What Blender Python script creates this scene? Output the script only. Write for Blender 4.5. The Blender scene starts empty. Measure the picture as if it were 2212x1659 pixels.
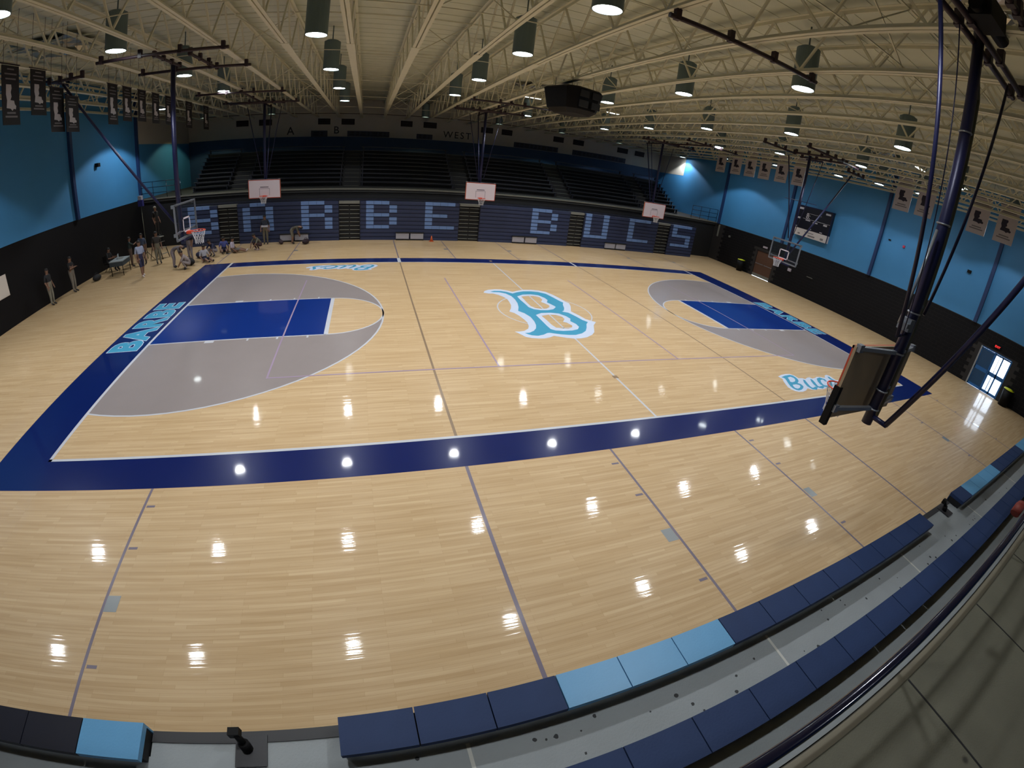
import bpy, bmesh, math, random
from mathutils import Vector, Matrix
from mathutils.geometry import tessellate_polygon
R = math.radians
PI = math.pi
rnd = random.Random(7)
sc = bpy.context.scene
C = sc.collection

# ------------------------------------------------------------------ camera (wide-angle action camera lens)
CX, CY, CZ = -6.525, -14.742, 5.217
yaw, pitch, roll = 0.359463, -0.487747, 0.116155
cyw, syw, cp, sp = math.cos(yaw), math.sin(yaw), math.cos(pitch), math.sin(pitch)
fwd = Vector((syw * cp, cyw * cp, sp)); rt = Vector((cyw, -syw, 0)); up = rt.cross(fwd)
rt2 = rt * math.cos(roll) + up * math.sin(roll); up2 = -rt * math.sin(roll) + up * math.cos(roll)
cam = bpy.data.cameras.new('camera'); co = bpy.data.objects.new('camera', cam); C.objects.link(co)
M3 = Matrix((rt2, up2, -fwd)).transposed()
co.matrix_world = Matrix.Translation((CX, CY, CZ)) @ M3.to_4x4()
cam.type = 'PANO'
cam.sensor_width = 22.12; cam.sensor_height = 16.59; cam.sensor_fit = 'HORIZONTAL'
pan = 'FISHEYE_LENS_POLYNOMIAL'
sc.render.engine = 'CYCLES'
K = (0.0, 0.00105218 * 100 * -1, 0.0, -0.10401669 * 1e-3 * -1, 0.03556399 * 1e-4 * -1)   # radians per mm of sensor, r in mm
def setpano(o):
    o.panorama_type = pan
    o.fisheye_fov = R(200)
    o.fisheye_polynomial_k0, o.fisheye_polynomial_k1, o.fisheye_polynomial_k2, o.fisheye_polynomial_k3, o.fisheye_polynomial_k4 = K
setpano(cam if hasattr(cam, 'panorama_type') else cam.cycles)
sc.camera = co

# ------------------------------------------------------------------ world (daylight outside), exposure
w = bpy.data.worlds.new('world'); sc.world = w; w.use_nodes = True
bg = w.node_tree.nodes['Background']; bg.inputs[0].default_value = (.72, .84, 1, 1); bg.inputs[1].default_value = 7.0
sc.view_settings.view_transform = 'Standard'; sc.view_settings.look = 'None'
sc.view_settings.exposure = 0.0; sc.view_settings.gamma = 1.0; sc.view_settings.use_curve_mapping = False
sc.cycles.max_bounces = 6; sc.cycles.diffuse_bounces = 4; sc.cycles.glossy_bounces = 3
sc.cycles.transmission_bounces = 4; sc.cycles.transparent_max_bounces = 6
sc.cycles.sample_clamp_indirect = 4.0; sc.cycles.caustics_reflective = False; sc.cycles.caustics_refractive = False

SPOT_W = 690.0      # watts of each ceiling lamp
DISC = 40.0         # radiance of each lamp lens
LIGHT_RGB = (.96, .985, 1.0)

# ------------------------------------------------------------------ helpers
def lin(r, g, b):
    f = lambda c: (c / 255 / 12.92) if c <= 10 else ((c / 255 + .055) / 1.055) ** 2.4
    return (f(r), f(g), f(b), 1)
MATS = {}
def mat(name, rgb, rough=.6, metal=0, spec=.5, coat=0, noise=0, nscale=4, emit=0, bump=0, bscale=60, alpha=1):
    if name in MATS: return MATS[name]
    m = bpy.data.materials.new(name); m.use_nodes = True; nt = m.node_tree; N = nt.nodes; L = nt.links
    b = N['Principled BSDF']; c = lin(*rgb)
    b.inputs['Base Color'].default_value = c; b.inputs['Roughness'].default_value = rough
    b.inputs['Metallic'].default_value = metal; b.inputs['Specular IOR Level'].default_value = spec
    b.inputs['Coat Weight'].default_value = coat; b.inputs['Coat Roughness'].default_value = .08
    tc = N.new('ShaderNodeTexCoord')
    if noise:
        n = N.new('ShaderNodeTexNoise'); n.inputs['Scale'].default_value = nscale; n.inputs['Detail'].default_value = 5
        L.new(tc.outputs['Object'], n.inputs['Vector'])
        mx = N.new('ShaderNodeMix'); mx.data_type = 'RGBA'
        L.new(n.outputs['Fac'], mx.inputs['Factor'])
        mx.inputs[6].default_value = tuple(max(0, v * (1 - noise)) for v in c[:3]) + (1,)
        mx.inputs[7].default_value = tuple(min(1, v * (1 + noise)) for v in c[:3]) + (1,)
        L.new(mx.outputs[2], b.inputs['Base Color'])
    if bump:
        n2 = N.new('ShaderNodeTexNoise'); n2.inputs['Scale'].default_value = bscale
        L.new(tc.outputs['Object'], n2.inputs['Vector'])
        bp = N.new('ShaderNodeBump'); bp.inputs['Strength'].default_value = bump; bp.inputs['Distance'].default_value = .01
        L.new(n2.outputs['Fac'], bp.inputs['Height']); L.new(bp.outputs[0], b.inputs['Normal'])
    if emit:
        b.inputs['Emission Color'].default_value = c; b.inputs['Emission Strength'].default_value = emit
    if alpha < 1: b.inputs['Alpha'].default_value = alpha
    MATS[name] = m; return m

def paint(name, rgb, wood=.0, rough=.28):
    """paint under the gym floor's varnish, letting a little of the boards through"""
    m = mat(name, rgb, rough, coat=.0, spec=.1, noise=.05, nscale=1.5)
    b = m.node_tree.nodes['Principled BSDF']; b.inputs['Coat Weight'].default_value = .25; b.inputs['Coat Roughness'].default_value = .055
    return m

def floor_mat():
    m = bpy.data.materials.new('maple_floor'); m.use_nodes = True; nt = m.node_tree; N = nt.nodes; L = nt.links
    b = N['Principled BSDF']; tc = N.new('ShaderNodeTexCoord')
    br = N.new('ShaderNodeTexBrick'); L.new(tc.outputs['Object'], br.inputs['Vector'])
    br.inputs['Scale'].default_value = 1; br.inputs['Brick Width'].default_value = .95; br.inputs['Row Height'].default_value = .057
    br.inputs['Mortar Size'].default_value = .0012; br.inputs['Mortar Smooth'].default_value = .3; br.inputs['Bias'].default_value = 0
    br.offset = .37; br.offset_frequency = 3; br.squash = 1.4; br.squash_frequency = 5
    br.inputs['Color1'].default_value = lin(190, 166, 132); br.inputs['Color2'].default_value = lin(180, 154, 118); br.inputs['Mortar'].default_value = lin(156, 128, 90)
    mp = N.new('ShaderNodeMapping'); mp.inputs['Scale'].default_value = (.35, 9, 1); L.new(tc.outputs['Object'], mp.inputs['Vector'])
    n = N.new('ShaderNodeTexNoise'); n.inputs['Scale'].default_value = 1.7; n.inputs['Detail'].default_value = 5; L.new(mp.outputs[0], n.inputs['Vector'])
    n3 = N.new('ShaderNodeTexNoise'); n3.inputs['Scale'].default_value = .16; L.new(tc.outputs['Object'], n3.inputs['Vector'])
    rp = N.new('ShaderNodeValToRGB'); rp.color_ramp.elements[0].position = .3; rp.color_ramp.elements[0].color = (.86, .80, .72, 1)
    rp.color_ramp.elements[1].position = .7; rp.color_ramp.elements[1].color = (1.05, 1.04, 1.02, 1); L.new(n.outputs['Fac'], rp.inputs[0])
    mx = N.new('ShaderNodeMix'); mx.data_type = 'RGBA'; mx.blend_type = 'MULTIPLY'; mx.inputs['Factor'].default_value = 1
    L.new(br.outputs['Color'], mx.inputs[6]); L.new(rp.outputs[0], mx.inputs[7])
    L.new(mx.outputs[2], b.inputs['Base Color'])
    b.inputs['Roughness'].default_value = .4; b.inputs['Specular IOR Level'].default_value = .15; b.inputs['Coat Weight'].default_value = .3; b.inputs['Coat Roughness'].default_value = .055
    # long gentle cupping of the boards smears reflections across them
    w2 = N.new('ShaderNodeTexNoise'); w2.inputs['Scale'].default_value = 1.2
    mp2 = N.new('ShaderNodeMapping'); mp2.inputs['Scale'].default_value = (.6, 14, 1); L.new(tc.outputs['Object'], mp2.inputs['Vector']); L.new(mp2.outputs[0], w2.inputs['Vector'])
    bp = N.new('ShaderNodeBump'); bp.inputs['Strength'].default_value = .3; bp.inputs['Distance'].default_value = .004
    L.new(w2.outputs['Fac'], bp.inputs['Height']); L.new(bp.outputs[0], b.inputs['Coat Normal'])
    return m

class MB:
    """collects boxes, bars and polygons; build() links them as ONE mesh object"""
    def __init__(s): s.v = []; s.f = []; s.mi = []; s.smooth = []
    def add(s, vs, fs, mi=0, sm=False):
        o = len(s.v); s.v += [tuple(v) for v in vs]
        for f in fs: s.f.append(tuple(i + o for i in f)); s.mi.append(mi); s.smooth.append(sm)
        return s
    def box(s, x0, x1, y0, y1, z0, z1, mi=0):
        vs = [(x, y, z) for x in (x0, x1) for y in (y0, y1) for z in (z0, z1)]
        return s.add(vs, [(0, 1, 3, 2), (4, 6, 7, 5), (0, 4, 5, 1), (2, 3, 7, 6), (0, 2, 6, 4), (1, 5, 7, 3)], mi)
    def tube(s, a, b, r, n=10, mi=0, r2=None, cap=True):
        a = Vector(a); b = Vector(b); d = (b - a).normalized()
        u = d.orthogonal().normalized(); v = d.cross(u); r2 = r if r2 is None else r2
        vs = []
        for i in range(n):
            t = 2 * PI * i / n; k = u * math.cos(t) + v * math.sin(t)
            vs += [a + k * r, b + k * r2]
        fs = [(2 * i, 2 * ((i + 1) % n), 2 * ((i + 1) % n) + 1, 2 * i + 1) for i in range(n)]
        s.add(vs, fs, mi, True)
        if cap:
            o = len(s.v) - 2 * n
            s.f.append(tuple(o + 2 * i for i in range(n))[::-1]); s.mi.append(mi); s.smooth.append(False)
            s.f.append(tuple(o + 2 * i + 1 for i in range(n))); s.mi.append(mi); s.smooth.append(False)
        return s
    def bar(s, a, b, w, h, mi=0):
        """rectangular bar from a to b"""
        a = Vector(a); b = Vector(b); d = (b - a).normalized()
        u = d.cross(Vector((0, 0, 1)))
        u = Vector((1, 0, 0)) if u.length < 1e-4 else u.normalized()
        v = u.cross(d)
        vs = [p + u * i * w / 2 + v * j * h / 2 for p in (a, b) for i, j in ((-1, -1), (1, -1), (1, 1), (-1, 1))]
        return s.add(vs, [(0, 3, 2, 1), (4, 5, 6, 7), (0, 1, 5, 4), (1, 2, 6, 5), (2, 3, 7, 6), (3, 0, 4, 7)], mi)
    def prism(s, pts, z0, z1, mi=0, holes=()):
        """flat polygon (x, y) with holes, extruded z0..z1"""
        loops = [list(pts)] + [list(h) for h in holes]
        tri = tessellate_polygon([[Vector((x, y, 0)) for x, y in l] for l in loops])
        flat = [p for l in loops for p in l]; n = len(flat)
        def area(t): (a, b, c) = [flat[i] for i in t]; return (b[0]-a[0])*(c[1]-a[1])-(c[0]-a[0])*(b[1]-a[1])
        tri = [t if area(t) > 0 else (t[0], t[2], t[1]) for t in tri]
        vs = [(x, y, z1) for x, y in flat] + [(x, y, z0) for x, y in flat]
        fs = [tuple(t) for t in tri] + [tuple(i + n for i in (t[0], t[2], t[1])) for t in tri]
        o = 0
        for l in loops:
            m = len(l)
            for i in range(m): fs.append((o + i, o + (i + 1) % m, n + o + (i + 1) % m, n + o + i))
            o += m
        return s.add(vs, fs, mi)
    def torus(s, c, r, t, n=24, k=8, mi=0):
        vs = []; fs = []
        for i in range(n):
            a = 2 * PI * i / n
            for j in range(k):
                b = 2 * PI * j / k; q = r + t * math.cos(b)
                vs.append((c[0] + q * math.cos(a), c[1] + q * math.sin(a), c[2] + t * math.sin(b)))
        for i in range(n):
            for j in range(k): fs.append((i * k + j, ((i + 1) % n) * k + j, ((i + 1) % n) * k + (j + 1) % k, i * k + (j + 1) % k))
        return s.add(vs, fs, mi, True)
    def ball(s, c, rx, ry=None, rz=None, n=10, k=8, mi=0):
        ry = ry or rx; rz = rz or rx; vs = [(c[0], c[1], c[2] + rz)]; fs = []
        for i in range(1, k):
            for j in range(n):
                a = PI * i / k; b = 2 * PI * j / n
                vs.append((c[0] + rx * math.sin(a) * math.cos(b), c[1] + ry * math.sin(a) * math.sin(b), c[2] + rz * math.cos(a)))
        vs.append((c[0], c[1], c[2] - rz)); L = len(vs) - 1
        for j in range(n): fs.append((0, 1 + j, 1 + (j + 1) % n))
        for i in range(k - 2):
            for j in range(n):
                a = 1 + i * n + j; b = 1 + i * n + (j + 1) % n; fs.append((a, a + n, b + n, b))
        for j in range(n): fs.append((L, 1 + (k - 2) * n + (j + 1) % n, 1 + (k - 2) * n + j))
        return s.add(vs, fs, mi, True)
    def mesh(s, name, mats):
        me = bpy.data.meshes.new(name); me.from_pydata([tuple(v) for v in s.v], [], s.f)
        for m in (mats if isinstance(mats, (list, tuple)) else [mats]): me.materials.append(m)
        me.polygons.foreach_set('material_index', s.mi); me.polygons.foreach_set('use_smooth', s.smooth); me.update()
        return me
    def build(s, name, mats, parent=None, loc=(0, 0, 0)): return link(name, s.mesh(name, mats), parent, loc)

def link(name, me, parent=None, loc=(0, 0, 0), rot=(0, 0, 0)):
    o = bpy.data.objects.new(name, me); C.objects.link(o); o.location = loc; o.rotation_euler = rot
    if parent: o.parent = parent
    return o
def tag(o, label, cat, group=None, kind=None):
    if label: o['label'] = label
    if cat: o['category'] = cat
    if group: o['group'] = group
    if kind: o['kind'] = kind
    return o
def thing(name, label, cat, loc=(0, 0, 0), rz=0, group=None):
    o = bpy.data.objects.new(name, None); C.objects.link(o); o.location = loc; o.rotation_euler = (0, 0, rz); o.empty_display_size = .2
    return tag(o, label, cat, group)
def struct(name, mb, m, parent=None):
    o = mb.build(name, m, parent)
    if not parent: o['kind'] = 'structure'
    return o
def stuff(o): o['kind'] = 'stuff'; return o
def dup(o, loc=None, parent=None, label=None, rz=None):
    c = o.copy(); C.objects.link(c); c.parent = parent
    if loc is not None: c.location = loc
    if rz is not None: c.rotation_euler = (0, 0, rz)
    if label: c['label'] = label
    for ch in list(o.children): dup(ch, parent=c)
    return c
def text_mesh(txt, size, ext, m, bold=0.0, spacing=1.0):
    cu = bpy.data.curves.new('t', 'FONT'); cu.body = txt; cu.size = size; cu.extrude = ext; cu.offset = bold; cu.space_character = spacing
    cu.align_x = 'CENTER'; cu.align_y = 'CENTER'; cu.resolution_u = 3
    o = bpy.data.objects.new('t', cu); C.objects.link(o)
    dg = bpy.context.evaluated_depsgraph_get(); dg.update()
    me = bpy.data.meshes.new_from_object(o.evaluated_get(dg)); bpy.data.objects.remove(o); bpy.data.curves.remove(cu)
    me.materials.clear(); me.materials.append(m); return me

XW = 21.4; YF = 24.5; YB = -24.5; ZC = 9.75
# ------------------------------------------------------------------ materials
mFloor = floor_mat()
mNavy = paint('court_navy', (8, 24, 80)); mLane = paint('lane_blue', (8, 40, 110)); mGrey = paint('court_grey', (132, 123, 122))
mWhite = paint('line_white', (178, 180, 188)); mCyan = paint('court_cyan', (64, 140, 172)); mLtW = paint('logo_white', (184, 194, 214))
mLineG = paint('line_grey_violet', (112, 104, 118)); mLineV = paint('line_lavender', (146, 128, 150)); mLineB = paint('line_brown', (128, 108, 88))
mWallB = mat('wall_blue', (62, 130, 184), .55, noise=.06, nscale=1.2, bump=.25, bscale=30)
mWallK = mat('wall_black', (13, 12, 16), .7, spec=.2, noise=.1, nscale=2)
mWallW = mat('wall_white', (178, 174, 166), .6, noise=.06, nscale=2)
mDeck = mat('deck_cream', (205, 208, 190), .7, noise=.12, nscale=1.5)
mTruss = mat('truss_cream', (214, 212, 190), .55, noise=.08, nscale=3)
mPost = mat('column_navy', (28, 52, 96), .5)
mSteel = mat('mast_navy', (26, 28, 66), .4, metal=.2)
mPipe = mat('frame_maroon', (46, 30, 38), .5)
mChrome = mat('bracket_steel', (150, 155, 165), .35, metal=.7)
mRed = mat('rim_orange', (214, 70, 40), .45)
mNet = mat('net_white', (200, 198, 202), .7)
mCan = mat('lamp_housing', (104, 122, 126), .45, metal=.3)
mLens = mat('lamp_lens', (245, 255, 255), .4, emit=DISC)
mLensOff = mat('lamp_lens_dim', (225, 240, 215), .4, emit=1.6)
mSeat = mat('seat_navy', (36, 53, 90), .6, spec=.25, noise=.12, nscale=5, bump=.1)
mSeatL = mat('seat_light_blue', (92, 150, 194), .42, noise=.05, nscale=5, bump=.1)
mSeatD = mat('seat_dark', (22, 24, 38), .45, noise=.15)
mDark = mat('under_dark', (12, 12, 16), .7)
mTread = mat('tread_grey', (110, 110, 104), .6)
mDeckG = mat('deck_board_grey', (142, 148, 152), .6, noise=.12, nscale=3, bump=.2)
mRail = mat('rail_navy', (18, 20, 48), .18, metal=.3, coat=.5)
mBlack = mat('black_plastic', (9, 8, 10), .6, spec=.2)
mYel = mat('lid_yellow', (206, 216, 40), .4)
mBoardW = mat('backboard_white', (222, 210, 220), .45)
mPly = mat('backboard_back_brown', (150, 130, 104), .6, noise=.1, nscale=2)
mOlive = mat('conduit_olive', (92, 92, 78), .5)
mBan = mat('banner_white', (176, 170, 174), .8, noise=.05)
mBanN = mat('banner_navy', (38, 36, 52), .8)
mBanK = mat('banner_black', (26, 24, 28), .8)
mBanG = mat('banner_grey', (110, 106, 110), .8)
mDoorBr = mat('door_brown', (84, 58, 46), .5, noise=.1, nscale=3)
mDoorBl = mat('door_blue', (34, 100, 168), .4)
mJamb = mat('jamb_silver', (170, 180, 192), .3, metal=.8)
mTeal = mat('pane_dark', (22, 68, 108), .2)
mExit = mat('exit_red', (230, 50, 50), .4, emit=1.2)
mCone = mat('cone_orange', (190, 84, 40), .6)

def concrete():
    m = mat('balcony_concrete', (92, 90, 78), .75, noise=.25, nscale=3, bump=.3, bscale=80)
    nt = m.node_tree; N = nt.nodes; L = nt.links; b = N['Principled BSDF']
    old = b.inputs['Base Color'].links[0].from_socket
    v = N.new('ShaderNodeTexVoronoi'); v.inputs['Scale'].default_value = 2.3
    tc = N.new('ShaderNodeTexCoord'); L.new(tc.outputs['Object'], v.inputs['Vector'])
    rp = N.new('ShaderNodeValToRGB'); rp.color_ramp.elements[0].position = .03; rp.color_ramp.elements[0].color = (.25, .25, .25, 1); rp.color_ramp.elements[1].position = .08; rp.color_ramp.elements[1].color = (1, 1, 1, 1)
    L.new(v.outputs['Distance'], rp.inputs[0])
    mx = N.new('ShaderNodeMix'); mx.data_type = 'RGBA'; mx.blend_type = 'MULTIPLY'; mx.inputs['Factor'].default_value = 1
    L.new(old, mx.inputs[6]); L.new(rp.outputs[0], mx.inputs[7]); L.new(mx.outputs[2], b.inputs['Base Color'])
    # same spots of dirt for the footboards, at a smaller scale
    return m
mConc = concrete()
def glass_mat():
    m = mat('glass_clear', (60, 70, 80), .05); b = m.node_tree.nodes['Principled BSDF']
    b.inputs['Transmission Weight'].default_value = 0; b.inputs['Alpha'].default_value = .09; return m
mGlass = glass_mat()

# ------------------------------------------------------------------ room shell
floor = struct('floor', MB().box(-XW, XW, YB, YF, -.12, 0), mFloor)
struct('ceiling', MB().box(-XW - .1, XW + .1, YB - .1, YF + .1, ZC, ZC + .15), mDeck)
ceil = bpy.data.objects['ceiling']
# left wall: black below, blue above
wl = struct('wall_left', MB().box(-XW - .2, -XW, YB, YF, 0, 3.08, 0).box(-XW - .2, -XW, YB, YF, 3.08, ZC, 1), [mWallK, mWallB])
MB().box(-XW, -XW + .012, 14.9, YF, 6.6, ZC).build('white_wall_panel', mWallW, wl)
MB().box(-XW, -XW + .05, YB, YF, 9.26, 9.34).box(-XW, -XW + .05, YB, YF, 8.83, 8.9).build('light_ledge', mTruss, wl)
# right wall with the two openings
def holes_wall(name, x0, x1, holes, m):
    mb = MB(); y = YB
    for a, b_, z in sorted(holes):
        mb.box(x0, x1, y, a, 0, 3.08, 0); mb.box(x0, x1, a, b_, z, 3.08, 0); y = b_
    mb.box(x0, x1, y, YF, 0, 3.08, 0); mb.box(x0, x1, YB, YF, 3.08, ZC, 1)
    return struct(name, mb, m)
mMort = mat('mortar_dark', (32, 29, 30), .7)
wr = holes_wall('wall_right', XW, XW + .2, [(-10.02, -8.12, 2.16), (7.72, 9.62, 2.06)], [mMort, mWallB])
MB().box(XW - .012, XW, 20.6, YF, 6.55, ZC).build('white_wall_panel', mWallW, wr)
mBand = mat('wall_blue_far_dim', (38, 66, 104), .6, noise=.08, nscale=1.2)  # weaker light on the far wall put into a darker blue
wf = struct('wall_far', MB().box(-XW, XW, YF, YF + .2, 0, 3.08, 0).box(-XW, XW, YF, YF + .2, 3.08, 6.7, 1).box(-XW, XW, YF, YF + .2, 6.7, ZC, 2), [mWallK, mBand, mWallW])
MB().box(-XW, XW, YF - .03, YF, 8.56, 8.62).build('girt_line', mPipe, wf)
struct('wall_back', MB().box(-XW, XW, YB - .2, YB, 0, ZC), mWallB)
# black painted concrete blocks of the lower right wall: 300 nearest as parts, the rest joined
bw, bh = .406, .2032
cells = []
for r_ in range(15):
    y = -13.55 + (.203 if r_ % 2 else 0)
    while y < 13.6:
        y2 = y + bw
        ok = all(y2 <= a or y >= b_ or r_ * bh >= z for a, b_, z in ((-10.1, -8.05, 2.16), (7.65, 9.7, 2.06)))
        if ok: cells.append((y, r_ * bh))
        y = y2
cells.sort(key=lambda c: (c[0] + 14.7))
bm_ = MB().box(-.006, 0, .006, bw - .006, .006, bh - .006).mesh('block', mWallK)
for y, z in cells[:298]: link('block', bm_, wr, (XW, y, z))
mb = MB()
for y, z in cells[298:]: mb.box(XW - .006, XW, y + .006, y + bw - .006, z + .006, z + bh - .006)
stuff(mb.build('block_courses', mWallK, wr))
# pilaster pipes
for i, y in enumerate((-14.6, -7.28, -.04, 7.4, 14.5)):
    MB().box(XW - .16, XW, y - .1, y + .1, 3.08, ZC).build('wall_column', mPost, wr)
for y in (-7.3, .1, 7.53, 14.95):
    MB().box(-XW, -XW + .16, y - .11, y + .11, 3.08, ZC).build('wall_column', mPost, wl)

# ------------------------------------------------------------------ floor markings (paint, a hair above the boards)
LX, WY, BE, BS = 13.61, 7.62, 1.42, .91
def mark(name, m, z=.0012, **k):
    return lambda mb: mb
def rects(name, L, m, z, label=None):
    mb = MB()
    for x0, x1, y0, y1 in L: mb.box(x0, x1, y0, y1, z - .001, z)
    o = mb.build(name, m, floor)
    if label: o['label'] = label
    return o
rects('court_border', [(-LX - BE, -LX, -WY - BS, WY + BS), (LX, LX + BE, -WY - BS, WY + BS), (-LX, LX, WY, WY + BS), (-LX, LX, -WY - BS, -WY)], mNavy, .0012, 'navy painted border around the main court')
lw = .055
# grey three-point areas (arc of radius 6.02 m about the basket) and white arcs
def arc(cx, cy, r, a0, a1, n=40): return [(cx + r * math.cos(a0 + (a1 - a0) * i / n), cy + r * math.sin(a0 + (a1 - a0) * i / n)) for i in range(n + 1)]
for s in (-1, 1):
    bx = s * (LX - 1.6); r3 = 6.02; ye = math.sqrt(r3 * r3 - 1.6 ** 2); a = math.acos(1.6 / r3)
    a0, a1 = ((-PI + a, PI - a) if s < 0 else (a, 2 * PI - a))
    ftx = s * (LX - 5.79)
    outer = arc(bx, 0, r3, a0, a1, 48)
    if s < 0: half = arc(ftx, 0, 1.83, -PI / 2, PI / 2, 24)
    else: half = arc(ftx, 0, 1.83, PI / 2, 3 * PI / 2, 24)
    lane = [(-1e9, 0)]
    q = s * LX
    if s < 0: poly_hole = [(q + .06, -1.83)] + half + [(q + .06, 1.83)]
    else: poly_hole = [(q - .06, 1.83)] + half + [(q - .06, -1.83)]
    # shrink the hole a hair so it stays inside the outline
    def sh(p): return (p[0] - (.03 if s < 0 else -.03) if abs(p[0] - (bx + (-s) * r3)) < .08 else p[0], p[1])
    MB().prism(outer, .0002, .0012, holes=[[sh(p) for p in poly_hole]]).build('grey_arc_area', mGrey, floor)
    ri = r3 - lw
    ring = outer + arc(bx, 0, ri, a1, a0, 48)
    MB().prism(ring, .0012, .0022).build('three_point_line', mWhite, floor)
    rr = half + (arc(ftx, 0, 1.83 - lw, PI / 2, -PI / 2, 24) if s < 0 else arc(ftx, 0, 1.83 - lw, 3 * PI / 2, PI / 2, 24))
    MB().prism(rr, .0012, .0022).build('free_throw_arc', mWhite, floor)
    xa, xb = sorted((q, ftx))
    rects('lane_paint', [(xa, xb, -1.83, 1.83)], mLane, .0016)
    L = [(xa, xb, 1.80, 1.855), (xa, xb, -1.855, -1.80), (ftx - lw / 2 - (.08 if s < 0 else 0), ftx + lw / 2 + (.08 if s > 0 else 0), -1.83, 1.83)]
    for d, wd in ((2.13, .3), (3.35, .06), (4.27, .06), (5.2, .06)):
        for t in (-1, 1):
            x = q - s * d; L.append((x - wd / 2, x + wd / 2, min(t * 1.855, t * 2.0), max(t * 1.855, t * 2.0)))
    rects('lane_lines', L, mWhite, .0026)
rects('boundary_line', [(-LX, LX, -WY, -WY + .075), (-LX, LX, WY - .06, WY), (-LX, -LX + .09, -WY, WY), (LX - .06, LX, -WY, WY)], mWhite, .003, 'white boundary line of the main court')
rects('boundary_line', [(-LX - .02, -LX + .1, WY, WY + BS), (LX - .1, LX + .02, WY, WY + BS), (-5.0, -4.83, WY, WY + BS), (4.88, 5.0, WY, WY + BS)], mWhite, .003)
rects('division_line', [(-.03, .03, -WY, WY)], mWhite, .0022)
MB().prism(arc(0, 0, 1.84, 0, 2 * PI, 63)[:-1], .0012, .0022, holes=[arc(0, 0, 1.79, 0, 2 * PI, 63)[:-1]]).build('center_circle', mWhite, floor)
# cross-court lines
G = []
for x in (-14.4, -10.7, -1.84, 1.82, 10.68, 14.4):
    G += [(x - .025, x + .025, -13.6, -8.53), (x - .025, x + .025, 8.53, 13.7)]
for x in (-4.9, 4.84): G += [(x - .03, x + .03, -13.6, -8.53), (x - .03, x + .03, 8.53, 13.7)]
for c in (-12.55, 0, 12.55):
    for y in (9.0, 9.95, 10.9, 12.0):
        for s in (-1, 1):
            for t in (-1, 1):
                x = c + t * 1.98; G.append((x - .08, x + .08, s * y - .025, s * y + .025))
rects('cross_court_line', G, mLineG, .0016, 'grey violet line of the side courts')
rects('cross_court_line', [(-4.93, -4.87, -WY, WY), (4.99, 5.04, -WY, WY)], mLineB, .0016, 'thin brown line across the main court')
rects('lane_block', [(c + t * 1.98 - .11, c + t * 1.98 + .11, s * 11 - .14, s * 11 + .14) for c in (-12.55, 0, 12.55) for t in (-1, 1) for s in (-1, 1)], mat('block_grey', (112, 118, 122), .3, coat=.6), .002)
rects('volleyball_line', [(-3.14, -3.09, -4.52, 4.5), (2.95, 3.0, -4.52, 4.5), (-9.15, 9.15, -4.55, -4.5), (-9.2, -9.15, -4.55, 4.5), (9.15, 9.2, -4.55, 4.5)], mLineV, .0034, 'faint lavender volleyball line')
MB().box(-.08, .08, -5.55, -5.4, .0, .0035).box(-.07, .07, 7.95, 8.2, 0, .0035).build('floor_plate', mLineB, floor)

OUT = [(-1.86, 2.23), (-1.76, 2.45), (-1.56, 2.63), (-1.27, 2.71), (-0.99, 2.7), (-0.75, 2.57), (-0.56, 2.36), (-0.24, 2.56), (0.04, 2.69), (0.39, 2.71), (0.72, 2.63), (0.99, 2.42), (1.17, 1.98), (1.3, 1.47), (1.33, 1.14), (1.43, 0.9), (1.32, 0.5), (1.06, -0.1), (1.2, -0.56), (1.28, -0.93), (1.44, -1.14), (1.57, -1.25), (1.31, -1.57), (1.0, -2.22), (0.8, -2.45), (0.5, -2.66), (0.22, -2.75), (-0.02, -2.76), (-0.28, -2.68), (-0.47, -2.59), (-0.66, -2.5), (-0.86, -2.63), (-1.07, -2.7), (-1.29, -2.69), (-1.48, -2.65), (-1.66, -2.54), (-1.74, -2.35), (-1.82, -2.18), (-1.88, -2.07), (-1.72, -2.08), (-1.53, -2.03), (-1.33, -1.84), (-1.22, -1.59), (-1.16, -1.29), (-1.17, -0.98), (-1.23, -0.59), (-1.32, -0.29), (-1.46, -0.11), (-1.29, 0.24), (-1.17, 0.61), (-1.12, 0.99), (-1.1, 1.39), (-1.18, 1.68), (-1.32, 1.93), (-1.49, 2.1), (-1.7, 2.1)]
BLU = [(-1.54, 2.36), (-1.33, 2.48), (-1.06, 2.47), (-0.82, 2.34), (-0.63, 2.12), (-0.38, 2.31), (-0.04, 2.46), (0.31, 2.47), (0.62, 2.38), (0.88, 2.14), (1.02, 1.62), (1.12, 1.17), (1.2, 0.97), (1.07, 0.73), (0.93, 0.26), (0.78, -0.03), (0.66, -0.12), (0.88, -0.25), (1.01, -0.66), (1.1, -1.03), (1.23, -1.26), (1.07, -1.45), (0.9, -1.81), (0.72, -2.1), (0.47, -2.32), (0.17, -2.45), (-0.1, -2.44), (-0.35, -2.38), (-0.57, -2.29), (-0.7, -2.23), (-0.8, -2.25), (-0.97, -2.38), (-1.2, -2.47), (-1.4, -2.42), (-1.5, -2.33), (-1.58, -2.22), (-1.41, -2.2), (-1.2, -2.04), (-1.04, -1.82), (-0.93, -1.53), (-0.86, -1.17), (-0.84, -0.72), (-0.94, -0.32), (-1.1, -0.05), (-0.94, 0.38), (-0.83, 0.84), (-0.78, 1.31), (-0.8, 1.77), (-0.94, 2.11), (-1.16, 2.28), (-1.43, 2.3)]
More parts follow.
